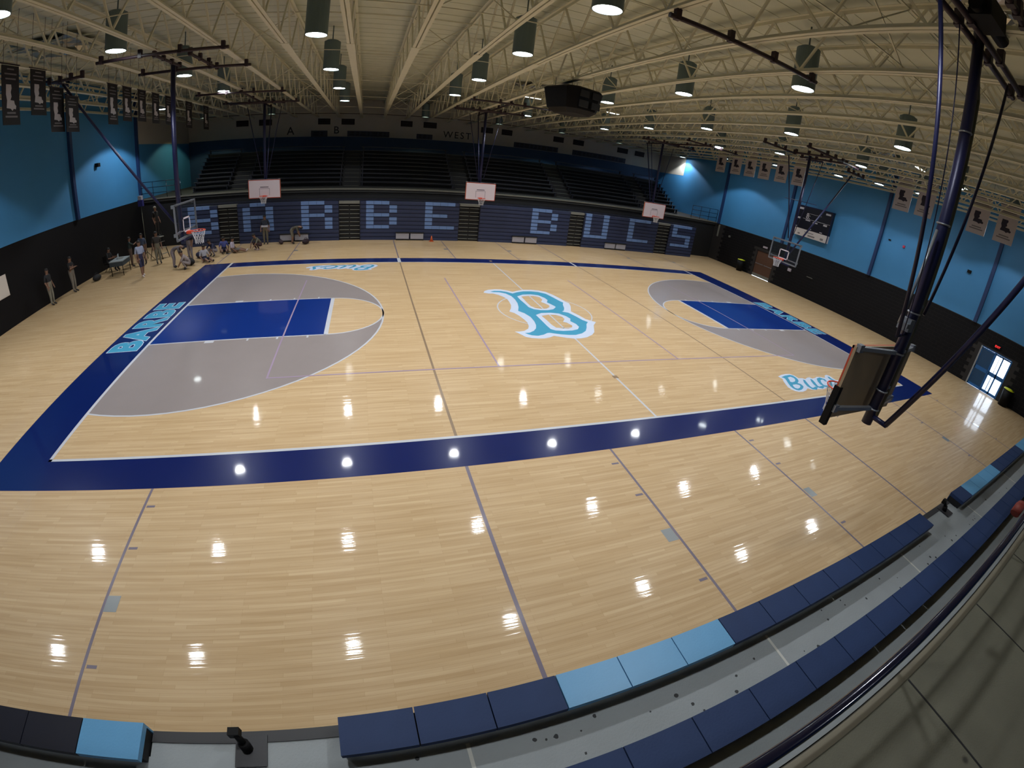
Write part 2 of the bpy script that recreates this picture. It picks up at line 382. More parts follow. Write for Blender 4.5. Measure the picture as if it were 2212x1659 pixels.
H1B = [(-0.56, 1.73), (-0.23, 1.98), (0.15, 2.03), (0.45, 1.92), (0.6, 1.56), (0.62, 1.27), (0.47, 0.98), (0.55, 0.75), (0.61, 0.56), (0.63, 0.41), (0.41, 0.14), (0.13, 0.03), (-0.16, 0.03), (-0.4, 0.13), (-0.53, 0.35), (-0.54, 0.76), (-0.57, 1.24)]
H1F = [(-0.39, 1.7), (-0.08, 1.85), (0.2, 1.84), (0.4, 1.64), (0.41, 1.35), (0.24, 1.03), (0.32, 0.86), (0.42, 0.63), (0.36, 0.4), (0.15, 0.21), (-0.08, 0.17), (-0.3, 0.28), (-0.4, 0.5), (-0.41, 0.92), (-0.39, 1.4)]
H2B = [(-0.56, -0.5), (-0.26, -0.29), (0.14, -0.26), (0.44, -0.36), (0.61, -0.63), (0.67, -0.9), (0.55, -1.16), (0.65, -1.44), (0.64, -1.72), (0.48, -1.95), (0.21, -2.06), (-0.13, -2.08), (-0.4, -2.04), (-0.53, -1.91), (-0.55, -1.6), (-0.55, -1.11)]
H2F = [(-0.37, -0.6), (-0.02, -0.46), (0.25, -0.5), (0.42, -0.7), (0.42, -0.93), (0.23, -1.22), (0.35, -1.31), (0.43, -1.59), (0.34, -1.77), (0.15, -1.89), (-0.09, -1.88), (-0.28, -1.76), (-0.33, -1.49), (-0.34, -1.02)]
MB().prism(OUT, .0022, .0036, holes=[H1F, H2F]).build('center_logo_outline', mLtW, floor)['label'] = 'white outline of the letter B at center court'
MB().prism(BLU, .0034, .0046, holes=[H1B, H2B]).build('center_logo', mCyan, floor)['label'] = 'light blue letter B at center court'
BUO = [(6.33, -6.09), (6.61, -6.0), (6.9, -5.96), (7.13, -5.98), (7.25, -6.1), (7.25, -6.31), (7.46, -6.33), (7.55, -6.41), (7.75, -6.33), (7.94, -6.31), (7.99, -6.41), (8.21, -6.39), (8.39, -6.32), (8.59, -6.34), (8.71, -6.42), (8.85, -6.42), (8.99, -6.29), (9.18, -6.23), (9.29, -6.32), (9.27, -6.52), (9.26, -6.67), (9.48, -6.69), (9.49, -6.84), (9.27, -7.01), (8.87, -7.15), (8.38, -7.18), (8.13, -7.06), (7.8, -7.15), (7.52, -7.15), (7.41, -7.11), (7.18, -7.16), (7.03, -7.11), (6.92, -7.0), (6.68, -7.12), (6.43, -7.17), (6.23, -7.15), (6.11, -7.08), (6.04, -6.97), (6.03, -6.82), (6.13, -6.62), (6.24, -6.43), (6.37, -6.27)]
BUB = [(6.42, -6.16), (6.74, -6.07), (7.05, -6.04), (7.16, -6.11), (7.17, -6.26), (7.11, -6.41), (7.0, -6.52), (6.82, -6.61), (6.9, -6.71), (6.86, -6.86), (6.7, -6.97), (6.5, -7.05), (6.33, -7.07), (6.23, -7.02), (6.19, -6.91), (6.22, -6.76), (6.31, -6.6), (6.42, -6.43), (6.51, -6.28), (6.5, -6.2)]
BH1 = [(6.73, -6.21), (6.95, -6.17), (7.02, -6.27), (6.97, -6.38), (6.81, -6.5), (6.61, -6.54), (6.54, -6.49), (6.65, -6.36)]
BH2 = [(6.44, -6.69), (6.66, -6.69), (6.75, -6.75), (6.72, -6.83), (6.55, -6.93), (6.4, -6.96), (6.32, -6.91), (6.35, -6.8)]
ST = [[(7.41, -6.45), (7.24, -6.68), (7.14, -6.89), (7.16, -7.04), (7.28, -7.08), (7.5, -6.98)], [(7.86, -6.45), (7.74, -6.64), (7.63, -6.82), (7.58, -6.97), (7.71, -7.05), (7.95, -6.98)],
      [(8.52, -6.70), (8.59, -6.55), (8.49, -6.46), (8.27, -6.51), (8.1, -6.68), (8.0, -6.86), (8.04, -6.98), (8.2, -7.04), (8.5, -6.95), (8.8, -6.72)], [(9.11, -6.38), (9.05, -6.55), (9.1, -6.77), (9.12, -6.9), (8.95, -7.0), (8.72, -6.98)]]
def stroke(pts, w_):
    l = []; r = []
    for i, p in enumerate(pts):
        a = Vector(pts[max(0, i - 1)]); b = Vector(pts[min(len(pts) - 1, i + 1)]); d = (b - a).normalized(); n = Vector((-d.y, d.x))
        k = w_ * (.55 if i in (0, len(pts) - 1) else 1) / 2; l.append(tuple(Vector(p) + n * k)); r.append(tuple(Vector(p) - n * k))
    return l, r
for s in (1, -1):
    T = lambda L: [(s * x, s * y) for x, y in L]
    MB().prism(T(BUO), .0012, .0024).build('script_outline', mLtW, floor)
    mb = MB().prism(T(BUB), .0024, .0036, holes=[T(BH1), T(BH2)])
    for st in ST:
        l, r = stroke(T(st), .15); n = len(l)
        vs = [(x, y, .0036) for x, y in l + r]
        mb.add(vs, [(i, n + i, n + i + 1, i + 1) for i in range(n - 1)])
    mb.build('script_lettering', mCyan, floor)['label'] = 'light blue script word Bucs painted on the floor'
for s in (-1, 1):
    me0 = text_mesh('BARBE', 1.3, .0006, mLtW, .085, 1.12); me1 = text_mesh('BARBE', 1.3, .0006, mCyan, .06, 1.12)
    w0 = max(v.co.x for v in me1.vertices) - min(v.co.x for v in me1.vertices); h0 = max(v.co.y for v in me1.vertices) - min(v.co.y for v in me1.vertices)
    for me, z, nm in ((me0, .0026, 'letter_outline'), (me1, .0038, 'end_lettering')):
        cy_ = (max(v.co.y for v in me.vertices) + min(v.co.y for v in me.vertices)) / 2
        for v in me.vertices: v.co.x *= 4.5 / w0; v.co.y = (v.co.y - cy_) * 1.06 / h0
        # left end: read from the court facing -x, so text runs towards +y with tops towards -x
        o = link(nm, me, floor, (s * (LX + .72), 0, z), (0, 0, PI / 2 if s < 0 else -PI / 2))
        if nm == 'end_lettering': o['label'] = 'light blue word BARBE in the navy end border'

# ------------------------------------------------------------------ roof trusses, bridging
t_top, t_bot = 9.55, 8.25
pan_ = 1.83; n_p = int((YF - YB - .4) / pan_)
mb = MB().bar((0, 0, 0), (0, pan_ / 2, t_top - t_bot - .1), .045, .045); web_u = mb.mesh('web_member', mTruss)
mb = MB().bar((0, 0, t_top - t_bot - .1), (0, pan_ / 2, 0), .045, .045); web_d = mb.mesh('web_member', mTruss)
Y0, Y1 = YB + .15, YF - .15
mb = MB()
for s in (-1, 1):
    mb.box(s * .055 - .04, s * .055 + .04, Y0, Y1, -.006, .006); mb.box(s * .02 - .005, s * .02 + .005, Y0, Y1, .006, .09)
mb.box(-.115, .115, -1.6, -.6, -.014, -.006)
mb.box(-.105, .105, -.6, Y1, -.012, -.006)
chord_b = mb.mesh('bottom_chord', mTruss)
chord_t = MB().box(-.09, .09, Y0, Y1, -.006, .006).box(-.012, .012, Y0, Y1, -.08, -.006).mesh('top_chord', mTruss)
nsp = 0
TX = [-7.16 + 1.741 * k for k in range(-8, 17)]
TX = [x for x in TX if abs(x) < 21.25]
for i, x in enumerate(TX):
    t = thing('roof_truss', None, 'truss', (x, 0, t_bot), 0, 'cream steel roof trusses')
    side = 'left wall' if x < -7 else ('right wall' if x > 7 else 'middle')
    O_ = ['first', 'second', 'third', 'fourth', 'fifth', 'sixth', 'seventh', 'eighth', 'ninth', 'tenth', 'eleventh', 'twelfth', 'thirteenth']
    t['label'] = 'cream open-web roof truss, ' + (O_[i] + ' from the left wall' if i < 13 else O_[len(TX) - 1 - i] + ' from the right wall')
    link('bottom_chord', chord_b, t); link('top_chord', chord_t, t, (0, 0, t_top - t_bot))
    for k in range(n_p):
        y = YB + .2 + k * pan_
        link('web_member', web_u, t, (0, y, .05)); link('web_member', web_d, t, (0, y + pan_ / 2, .05))
for y in (-18.5, -10.2, -5.0, -.2, 5.6, 11.2, 16.8, 21.5):
    mb = MB(); mb.bar((-XW, y, t_top - .05), (XW, y, t_top - .05), .03, .03); mb.bar((-XW, y, t_bot + .12), (XW, y, t_bot + .12), .02, .02)
    for a, b_ in zip(TX[::3], TX[1::3]):
        mb.bar((a, y, t_bot + .08), (b_, y, t_top - .08), .025, .025); mb.bar((a, y, t_top - .08), (b_, y, t_bot + .08), .025, .025)
    mb.build('bridging_rod', mTruss, ceil)
# ribs of the roof deck
mb = MB(); y = YB
while y < YF: mb.box(-XW, XW, y, y + .04, ZC - .012, ZC); y += .61
stuff(mb.build('deck_ribs', mDeck, ceil))

# ------------------------------------------------------------------ ceiling lamps
LR, LH = .28, .98
mb = MB(); n = 28
vs = []; fs = []
for i in range(n):
    a = 2 * PI * i / n
    for r_, z in ((LR, 0), (LR, LH), (LR - .02, LH), (LR - .02, 0)): vs.append((r_ * math.cos(a), r_ * math.sin(a), z))
for i in range(n):
    j = (i + 1) % n
    for k in range(4): fs.append((4 * i + k, 4 * j + k, 4 * j + (k + 1) % 4, 4 * i + (k + 1) % 4))
mb.add(vs, fs, 0, False); mb.tube((0, 0, LH - .02), (0, 0, LH + .05), LR - .01, 24, r2=.2); can = mb.mesh('lamp_housing', mCan)
stem = MB().tube((0, 0, LH + .04), (0, 0, ZC - 8.2), .02, 8).mesh('hanging_stem', mCan)
lens = MB().tube((0, 0, .03), (0, 0, .05), LR - .02, 28).mesh('lamp_lens', mLens)
lens_dim = MB().tube((0, 0, .03), (0, 0, .05), LR - .02, 28).mesh('lamp_lens', mLensOff)
LAMPS = []
cols = (-18.5, -13.1, -7.95, -2.75, 2.5, 7.75, 12.95)
rows = {-7.2: cols, -2.65: cols, 2.25: cols[1:], 7.0: cols[1:], 12.0: (-18.2, -7.95, 2.5, 7.75, 18.2)}
for y, xs in rows.items():
    for x in xs: LAMPS.append((x, y, (1.0 if x > -18 else 1.7) * {-7.2: (.62 if x < -12 else .92), -2.65: .95, 2.25: .74, 7.0: .74, 12.0: 1.0}[y]))
LAMPS += [(18.3, 7.0, .3), (18.1, 1.9, .3), (18.0, -.9, .31), (18.0, -3.4, .31)]
for x, f in ((-18.6, .6), (-13.6, .12), (-2.5, .25), (3.15, .12), (8.4, .45), (13.8, .5), (20.7, 1.0)): LAMPS.append((x, 20.3, f))
LAMPS += [(-13.1, -19.5, .35), (-2.75, -19.5, .35), (7.75, -19.5, .35), (18.1, -8.2, .5), (-7.95, -12.2, .4), (-2.75, -12.2, .5)]  # last two: out-of-view lamps added to brighten the near bleachers
rowname = {-7.2: 'row nearest the front bleachers', -2.65: 'second lamp row from the front', 2.25: 'third lamp row from the front', 7.0: 'fourth lamp row from the front', 12.0: 'fifth lamp row from the front'}
for x, y, f in LAMPS:
    t = thing('ceiling_lamp', None, 'lamp', (x, y, 8.2), 0, 'grey cylinder ceiling lamps')
    if y in rowname and x in rows[y]:
        xs = list(rows[y]); k = xs.index(x) if x in xs else 0
        ordn = ['first', 'second', 'third', 'fourth', 'fifth', 'sixth', 'seventh']
        t['label'] = 'grey cylinder lamp, %s from the left in the %s' % (ordn[k], rowname[y])
    elif y > 20: t['label'] = 'grey cylinder lamp hanging over the upper bleachers, x row against far wall' .replace('x row', ['leftmost', 'second from left', 'third from left', 'fourth from left', 'fifth from left', 'sixth from left', 'rightmost'][[-18.6, -13.6, -2.5, 3.15, 8.4, 13.8, 20.7].index(x)])
    elif x > 17 and y > -5: t['label'] = 'grey cylinder lamp hanging beside the right wall, %s' % {7.0: 'beyond the scoreboard', 1.9: 'just in front of the scoreboard', -.9: 'smaller pale green glowing one', -3.4: 'left of the near mast'}[y]
    elif y < -15: t['label'] = 'grey cylinder lamp above the near balcony, %s' % {-13.1: 'at the left', -2.75: 'in the middle', 7.75: 'at the right'}[x]
    elif y < -12: t['label'] = 'added grey cylinder lamp over the near bleachers, %s' % {-7.95: 'left one', -2.75: 'right one'}[x]
    else: t['label'] = 'grey cylinder lamp beside the right wall nearest the glass door'
    link('lamp_housing', can, t); link('hanging_stem', stem, t); link('lamp_lens', lens_dim if (f <= .6 and y > 20) else lens, t)
    ld = bpy.data.lights.new('lamp_light', 'SPOT'); ld.energy = SPOT_W * f; ld.spot_size = R(126); ld.spot_blend = .16; ld.shadow_soft_size = .19
    ld.color = LIGHT_RGB if y < 20 else ((.95, 1, .55) if x < 0 else ((.6, 1, .9) if x == 8.4 else LIGHT_RGB))
    lo = bpy.data.objects.new('lamp_light', ld); C.objects.link(lo); lo.parent = t; lo.location = (0, 0, .0)
# strip lights over the upper deck
for x, y, nm in ((2.5, 11.25, 'left of the speaker cluster'), (7.8, 11.3, 'right of the speaker cluster'), (16.65, -3.7, 'left of the near mast top'), (18.95, -5.2, 'right of the near mast')):
    t = thing('strip_light', 'short white fluorescent strip light, ' + nm, 'lamp', (x, y, 9.2), 0, 'fluorescent strip lights')
    MB().box(-.5, .5, -.12, .12, .03, .09).build('housing', mTruss, t)
    for q in (-.06, .06): MB().tube((-.48, q, .01), (.48, q, .01), .018, 8).build('tube', mat('tube_glow', (235, 240, 235), .4, emit=2.2), t)
    for q in (-.4, .4): MB().tube((q, 0, .08), (q, 0, ZC - 9.2), .008, 6).build('hanger', mTruss, t)
mGlint = mat('glint_shiny', (200, 196, 186), .22, metal=.8)  # made-up shiny sheets that stand for bright glints on the ceiling
for x, y, sx, sy, nm in ((-17.2, .9, 1.3, 1.3, 'near the left wall'), (1.75, 9.8, 1.0, .6, 'left of the speaker cluster'), (16.9, -1.2, 1.0, 1.2, 'above the right side lamps'), (15.9, 4.9, .9, .5, 'above the scoreboard side'), (1.85, -11.9, .9, .9, 'above the near mast')):
    t = thing('glint_sheet', 'added crumpled sheet for insulation under the roof deck ' + nm, 'glints', (x, y, 9.6))
    n = 9; vs = [((i / (n - 1) - .5) * 2 * sx, (j / (n - 1) - .5) * 2 * sy, rnd.uniform(-.1, .05)) for i in range(n) for j in range(n) ]
    fs = [(i * n + j, i * n + j + 1, (i + 1) * n + j + 1, (i + 1) * n + j) for i in range(n - 1) for j in range(n - 1) if rnd.random() < .75]
    MB().add(vs, fs).build('sheet', mGlint, t)

# ------------------------------------------------------------------ basketball backstops
def net(mb, c, z0=3.05):
    n = 12; prev = None
    prof = [(.225, 0), (.2, -.1), (.165, -.2), (.14, -.3), (.135, -.42)]
    for k in range(len(prof) - 1):
        r0, h0 = prof[k]; r1, h1 = prof[k + 1]
        for i in range(n):
            a = 2 * PI * (i + .5 * (k % 2)) / n
            for s in (-.5, .5):
                b = a + 2 * PI * s / n
                mb.tube((c[0] + r0 * math.cos(a), c[1] + r0 * math.sin(a), z0 + h0), (c[0] + r1 * math.cos(b), c[1] + r1 * math.sin(b), z0 + h1), .007, 3, cap=False)
    return mb
def backstop(label, x, y, rz, style, bars, rods, mast_f=-.3, dz=0, grp=None):
    """local frame: +y faces the court it serves, board in the plane y = 0"""
    t = thing('basketball_backstop', label, 'basketball hoop', (x, y, 0), rz, grp)
    z0, z1, hw = 2.9, 3.97, .915
    if style == 'glass':
        bd = MB().box(-hw, hw, -.006, .006, z0, z1).build('glass_backboard', mGlass, t)
        mb = MB()
        for a, b_, c, d in ((-hw, hw, z0 - .03, z0 + .035), (-hw, hw, z1 - .035, z1 + .01), (-hw - .01, -hw + .05, z0, z1), (hw - .05, hw + .01, z0, z1)): mb.box(a, b_, -.02, .02, c, d)
        mb.build('backboard_frame', mChrome, t)
        mb = MB(); q = .305
        for a, b_, c, d in ((-q, q, 3.05, 3.1), (-q, q, 3.46, 3.51), (-q, -q + .05, 3.05, 3.51), (q - .05, q, 3.05, 3.51)): mb.box(a, b_, .007, .012, c, d)
        mb.build('target_square', mBoardW, bd)
        MB().box(-.5, .5, -.05, .05, z0 - .09, z0 - .03).build('edge_padding', mSteel, t)
    else:
        z1 = 3.93
        bd = MB().box(-hw + .03, hw - .03, -.012, .012, z0 + .03, z1 - .03).build('backboard', mBoardW, t)
        MB().box(-hw, hw, -.05, -.012, z0, z1).build('backboard_back', mPly, t)
        mb = MB()
        for a, b_, c, d in ((-hw, hw, z0, z0 + .035), (-hw, hw, z1 - .035, z1), (-hw, -hw + .035, z0, z1), (hw - .035, hw, z0, z1)): mb.box(a, b_, -.012, .014, c, d)
        mb.build('backboard_edge', mat('edge_orange', (176, 66, 40), .5), t)
        mb = MB(); q = .3
        for a, b_, c, d in ((-q, q, 3.42, 3.455), (-q, -q + .03, 3.05, 3.45), (q - .03, q, 3.05, 3.45)): mb.box(a, b_, .012, .016, c, d)
        mb.build('target_square', mat('square_grey', (168, 158, 170), .5), bd)
        MB().box(-.24, .24, .012, .017, 3.5, 3.535).build('board_marking', mBanN, bd)
    mb = MB().torus((0, .375, 3.05), .2286, .011 if style == 'glass' else .012, 28, 8)
    mb.box(-.09, .09, .0, .16, 2.97, 3.06); rim = mb.build('rim', mRed, t)
    net(MB(), (0, .375)).build('net', mNet, rim)
    # mast and brackets
    MB().tube((0, mast_f, 2.82), (0, mast_f, 8.24), .078, 14).build('mast', mSteel, t)
    for z in (3.06, 3.92):
        mb = MB()
        for s in (-1, 1): mb.bar((s * .85, -.07, z), (0, mast_f, z), .06, .05); mb.box(s * .85 - .05, s * .85 + .05, -.1, -.03, z - .05, z + .05)
        mb.torus((0, mast_f, z), .08, .014, 16, 6); mb.build('board_bracket', mChrome, t)
    for a, b_, r_ in rods: MB().tube(a, b_, r_, 8).build('brace', mSteel, t)
    for a, b_ in bars:
        mb = MB().tube(a, b_, .045, 10); d = (Vector(b_) - Vector(a))
        for q in (.04, .35, .65, .96):
            p = Vector(a) + d * q; mb.box(p.x - .05, p.x + .05, p.y - .05, p.y + .05, p.z - .05, p.z + .17)
        mb.build('ceiling_frame', mPipe, t)
    return t
Z = 8.1
bl = backstop('glass basketball backstop hanging over the left end of the main court', -12.39, 0, -PI / 2, 'glass',
    bars=[((2.1, -1.6, Z), (2.1, 2.15, Z)), ((-.52, -1.6, Z), (-.52, 2.1, Z)), ((1.9, 0, Z + .03), (-.1, 0, Z + .03)), ((1.6, .9, Z + .03), (-1.0, .9, Z + .03)), ((.8, -4.1, Z), (.8, -2.8, Z))],
    rods=[((0, -4.1, 8.15), (0, -.35, 3.3), .045), ((-.3, -4.1, 8.15), (.9, -4.1, 8.15), .04)], mast_f=-.2)
br_ = backstop('glass basketball backstop hanging over the right end of the main court', 12.39, 0, PI / 2, 'glass',
    bars=[((.1, .8, Z), (.1, 3.1, Z)), ((-2.3, -1.0, Z), (-2.3, 3.1, Z)), ((-1.0, -3.7, Z), (-1.0, -2.1, Z)), ((-2.3, .9, Z + .03), (.1, .9, Z + .03)), ((-2.2, -.2, Z + .03), (.6, -.2, Z + .03))],
    rods=[((0, -4.1, 8.15), (0, -.35, 3.3), .045), ((-.5, -.6, 8.1), (.5, -.6, 8.1), .04), ((-1.0, -.2, 6.0), (1.0, -.2, 6.0), .015), ((.5, .8, 8.0), (.15, -.2, 4.1), .03), ((-.8, -.2, 8.0), (-.1, -.2, 4.3), .018)], mast_f=-.2)
farrods = [((-.95, -.35, 7.95), (-.18, -.3, 4.2), .02), ((.95, -.35, 7.95), (.18, -.3, 4.2), .02), ((0, -2.3, 8.1), (0, -.35, 3.1), .035)]
farbars = [((-2.05, 4.8, Z), (2.05, 4.8, Z)), ((-2.05, .6, Z), (2.05, .6, Z)), ((-1.2, -.1, Z + .03), (1.9, -.1, Z + .03)), ((0, -2.4, Z), (0, 4.8, Z + .05))]
for x, nm in ((-12.35, 'left'), (.05, 'middle'), (12.5, 'right')):
    backstop('white side backboard with orange edge before the far bleachers, %s one of three' % nm, x, 11.8, PI, 'board', farbars, farrods, mast_f=-.35)
nb = backstop('large near backboard seen from its brown back, mast running up to ceiling', -.15, -12.0, 0, 'board',
    bars=[((-1.95, 3.85, Z), (1.9, 3.85, Z)), ((-1.9, -.17, Z), (1.9, -.17, Z)), ((-1.9, -.34, Z + .01), (1.9, -.34, Z + .01)), ((-1.3, -.95, Z + .05), (-.45, -.95, Z + .05))],
    rods=[((-1.4, -.3, 8.0), (-.45, -.3, 4.2), .028), ((-.47, -.3, 4.2), (-.04, -.25, 4.2), .02), ((1.15, -.3, 8.0), (.24, -.27, 4.5), .024), ((-.95, -.35, 7.9), (-.3, -.3, 4.2), .008), ((0, -.5, 2.95), (0, -2.45, 8.1), .042), ((0, -.2, 2.95), (0, -.52, 2.95), .04)], mast_f=-.22)
MB().tube((.19, -.24, 2.9), (.19, -.24, 7.4), .03, 8).tube((.19, -.24, 7.4), (.05, -.2, 8.0), .03, 8).build('conduit', mOlive, nb)
MB().box(-.17, -.03, -.3, -.12, 4.25, 4.42).box(-.25, -.16, -.3, -.2, 4.3, 4.36).tube((-.42, -.24, 4.35), (-.2, -.24, 5.6), .02, 6).build('pulley', mChrome, nb)
for z in (3.35, 4.5, 5.7, 6.9): MB().torus((0, -.22, z), .085, .012, 16, 6).build('pipe_clamp', mChrome, nb)
for z in (3.4, 3.95, 4.6): MB().box(.07, .2, -.26, -.2, z - .02, z + .02).build('pipe_clamp', mChrome, nb)
MB().tube((-.9, -.5, 8.2), (.12, -.5, 8.2), .09, 12).box(-.8, -.25, -.66, -.38, 8.1, 8.36).build('winch', mBlack, nb)
MB().box(-.935, -.86, -.065, .03, 2.8, 3.36).build('corner_padding', mBlack, nb)

# ------------------------------------------------------------------ centre speaker cluster
t = thing('speaker_cluster', 'black faceted speaker cluster hanging above center court', 'speaker', (0, 0, 7.15), R(20))
mb = MB(); top = [(-.85, -.55), (-.5, -.8), (.5, -.8), (.85, -.55), (.85, .55), (.5, .8), (-.5, .8), (-.85, .55)]
vs = []
for z, k in ((0, .62), (.14, .84), (.8, 1.0), (.86, .9)): vs += [(x * k, y * k, z) for x, y in top]
fs = [tuple(range(8))[::-1], tuple(range(24, 32))]
for r_ in range(3):
    for i in range(8): j = (i + 1) % 8; fs.append((8 * r_ + i, 8 * r_ + j, 8 * r_ + 8 + j, 8 * r_ + 8 + i))
mb.add(vs, fs).build('cabinet', mBlack, t)
mb = MB()
for x in (-.28, .28):
    for z in (.22, .55): mb.box(x - .2, x + .2, -.83, -.79, z - .02, z + .2)
mb.build('grille', mDark, t)
mb = MB()
for x in (-.5, .5):
    for y in (-.4, .4): mb.tube((x, y, .84), (x, y, 1.2), .01, 6)
mb.box(-.6, .6, -.03, .03, .86, .9).build('hanging_chain', mPipe, t)

# ------------------------------------------------------------------ telescopic bleachers
RZ = [.18 + .25 * i for i in range(10)]           # seat tops
SEC = [(-18.4, -15.8), (-14.54, -8.3), (-6.98, -.74), (.64, 7.05), (8.19, 14.57), (15.79, 18.4)]
AIS = [(-15.8, -14.54), (-8.3, -6.98), (-.74, .64), (7.05, 8.19), (14.57, 15.79)]
LET = {'A': ['.##.', '#..#', '#..#', '####', '#..#', '#..#', '#..#'], 'B': ['###.', '#..#', '#..#', '###.', '#..#', '#..#', '###.'],
       'R': ['###.', '#..#', '#..#', '###.', '#..#', '#..#', '#..#'], 'E': ['####', '#...', '#...', '###.', '#...', '#...', '####'],
       'U': ['#..#', '#..#', '#..#', '#..#', '#..#', '#..#', '####'], 'C': ['####', '#...', '#...', '#...', '#...', '#...', '####'],
       'S': ['####', '#...', '#...', '####', '...#', '...#', '####']}
fb = thing('folded_bleachers', 'folded navy bleachers on the far side spelling BARBE BUCS in light blue seats', 'bleachers', (0, 13.8, 0))
MB().box(-18.35, 18.35, .14, 1.0, 0, 2.4).build('understructure', mDark, fb)
MB().box(-18.38, 18.38, .3, 1.0, 2.44, 2.52).build('top_deck', mSeatD, fb)
MB().box(-18.4, -18.34, .02, 1.0, 0, 2.5).build('end_panel', mSeatD, fb); MB().box(18.34, 18.4, .02, 1.0, 0, 2.5).build('end_panel', mSeatD, fb)
for a, b_ in SEC:
    me = MB().box(a + .01, b_ - .01, 0, .24, -.19, 0).box(a + .01, b_ - .01, .03, .2, -.235, -.19).mesh('seat_plank', mat('seat_navy_far', (35, 45, 76), .5, noise=.1, nscale=5))
    for z in RZ: link('seat_plank', me, fb, (0, 0, z))
mod = MB().box(.008, .472, -.012, .2, -.195, .006).mesh('letter_module', mat('letter_blue', (100, 128, 178), .45, noise=.05, nscale=5))
for ch, x0 in zip('BARBEBUCS', (-17.73, -14.23, -10.6, -6.62, -2.94, 4.22, 8.28, 11.93, 16.04)):
    for r_, row in enumerate(LET[ch]):
        for c, k in enumerate(row):
            if k == '#': link('letter_module', mod, fb, (x0 + .48 * c, 0, RZ[9 - r_]))
for a, b_ in AIS:
    h = (b_ - a) / 2
    tr = MB().box(.03, h - .04, .06, .4, -.03, 0).mesh('aisle_tread', mTread)
    for z in RZ[:-1]:
        for k in (0, 1): link('aisle_tread', tr, fb, (a + k * h, 0, z - .02))
    MB().box(a + .02, b_ - .02, .04, .3, 2.27, 2.43).build('aisle_top_panel', mTread, fb)
    for q in (a, b_ - .03): MB().box(q, q + .03, .02, .4, 0, 2.43).build('aisle_side', mSeatD, fb)
for x, nm in ((-11.95, 'below the letter A'), (-4.74, 'below the second B'), (2.98, 'below the first B of BUCS'), (10.14, 'below the letters U and C')):
    w_ = 1.76
    t = thing('floor_box', 'pair of pale panels at the bleacher foot, ' + nm, 'box', (x, 13.8, 0))
    MB().box(-.03, w_ + .03, -.16, -.002, .46, .52).build('top', mDark, t)
    for k in (0, 1): MB().box(k * .92, k * .92 + .82, -.13, -.004, .1, .46).build('front_panel', mat('panel_pale', (150, 148, 158), .6), t)
    MB().box(0, w_, -.1, -.004, .0, .1).build('base', mDark, t)

# near side folded bleachers, top rows right below the camera
nbz = thing('near_bleachers', 'folded bleachers below the camera with navy and light blue seats', 'bleachers', (0, 0, 0))
YN = -13.65
M = .457
def modules(x0, x1, yf, zt, colour, depth=.24):
    me = {k: MB().box(.004, M - .004, -depth, 0, -.05, 0).box(.004, M - .004, -.012, 0, -.19, -.05).mesh('seat_module', m) for k, m in (('n', mSeat), ('l', mSeatL), ('d', mSeatD))}
    x = x0; i = 0
    while x < x1 - .1:
        link('seat_module', me[colour(i, x)], nbz, (x, yf, zt)); x += M; i += 1
modules(-6.96, -.6, YN, 2.43, lambda i, x: 'l' if 3 <= i < 6 else 'n')
modules(.65, 7.0, YN, 2.43, lambda i, x: 'l' if (1 <= i < 5 or 10 <= i < 14) else 'n')
modules(-8.19 - 8 * M, -8.2, YN, 2.43, lambda i, x: 'l' if i == 7 else 'd')
modules(-11.4 - .03, 9.0, -14.285, 2.71, lambda i, x: 'n')
for a, b_ in ((-18.4, -8.2), (-6.95, -.56), (.66, 18.4)):
    MB().box(a, b_, YN - .21, YN - .02, 2.2, 2.38).build('seat_riser', mDark, nbz)
# lower rows flush below the front edge
for a, b_ in ((-18.4, -8.19), (-6.96, -.53), (.65, 18.4)):
    for z in RZ[:-1]: MB().box(a, b_, YN - .2, YN - .01, z - .19, z).build('seat_plank', mSeat, nbz)
MB().box(-18.4, 18.4, -14.75, YN - .22, 0, 2.2).build('understructure', mDark, nbz)
MB().box(-18.4, 18.4, -14.32, YN - .17, 2.22, 2.29).build('footboard', mDeckG, nbz)
MB().box(-18.4, 18.4, -14.8, -14.5, 2.5, 2.57).build('footboard', mDeckG, nbz)
MB().box(-18.4, 18.4, -14.56, -14.5, 2.29, 2.52).build('riser', mDark, nbz)
for a, b_ in ((-8.19, -6.96), (-.53, .65)):
    MB().box(a, b_, YN - .17, YN - .01, 2.22, 2.29).build('aisle_step', mDeckG, nbz)
    MB().box(a, b_, YN - .075, YN - .0, 2.285, 2.297).build('step_nosing', mat('nosing_dark', (52, 52, 56), .6), nbz)
    MB().box(a, b_, YN - .3, YN - .02, 0, 2.22).build('aisle_riser', mDark, nbz)
for x in (-6.225, -3.8, -1.4, 1.0, 3.4, 5.8):
    MB().box(x - .012, x + .012, -14.3, -13.9, 2.289, 2.292).build('joint_tape', mat('tape_white', (190, 190, 186), .6), nbz)
mb = MB()
for i in range(60):
    x = rnd.uniform(-8, 6); y = rnd.uniform(-14.27, -13.93); r_ = rnd.uniform(.006, .018)
    mb.prism([(x + r_ * math.cos(a) * rnd.uniform(.7, 1.3), y + r_ * math.sin(a)) for a in [k * PI / 4 for k in range(8)]], 2.2895, 2.291)
stuff(mb.build('gum_spots', mat('gum_dark', (48, 50, 54), .7), nbz))
for x, lab in ((-7.52, 'left'), (.3, 'right')):
    mb = MB().box(x - .1, x + .1, -13.88, -13.68, 2.297, 2.305); mb.build('socket_plate', mat('socket_dark', (40, 40, 46), .5), nbz)
    MB().tube((x - .02, -13.77, 2.3), (x - .03, -13.75, 2.37), .035, 10).tube((x - .03, -13.75, 2.37), (x - .06, -13.71, 2.43), .022, 8).box(x - .1, x - .03, -13.73, -13.68, 2.40, 2.46).build('rail_socket', mBlack, nbz)

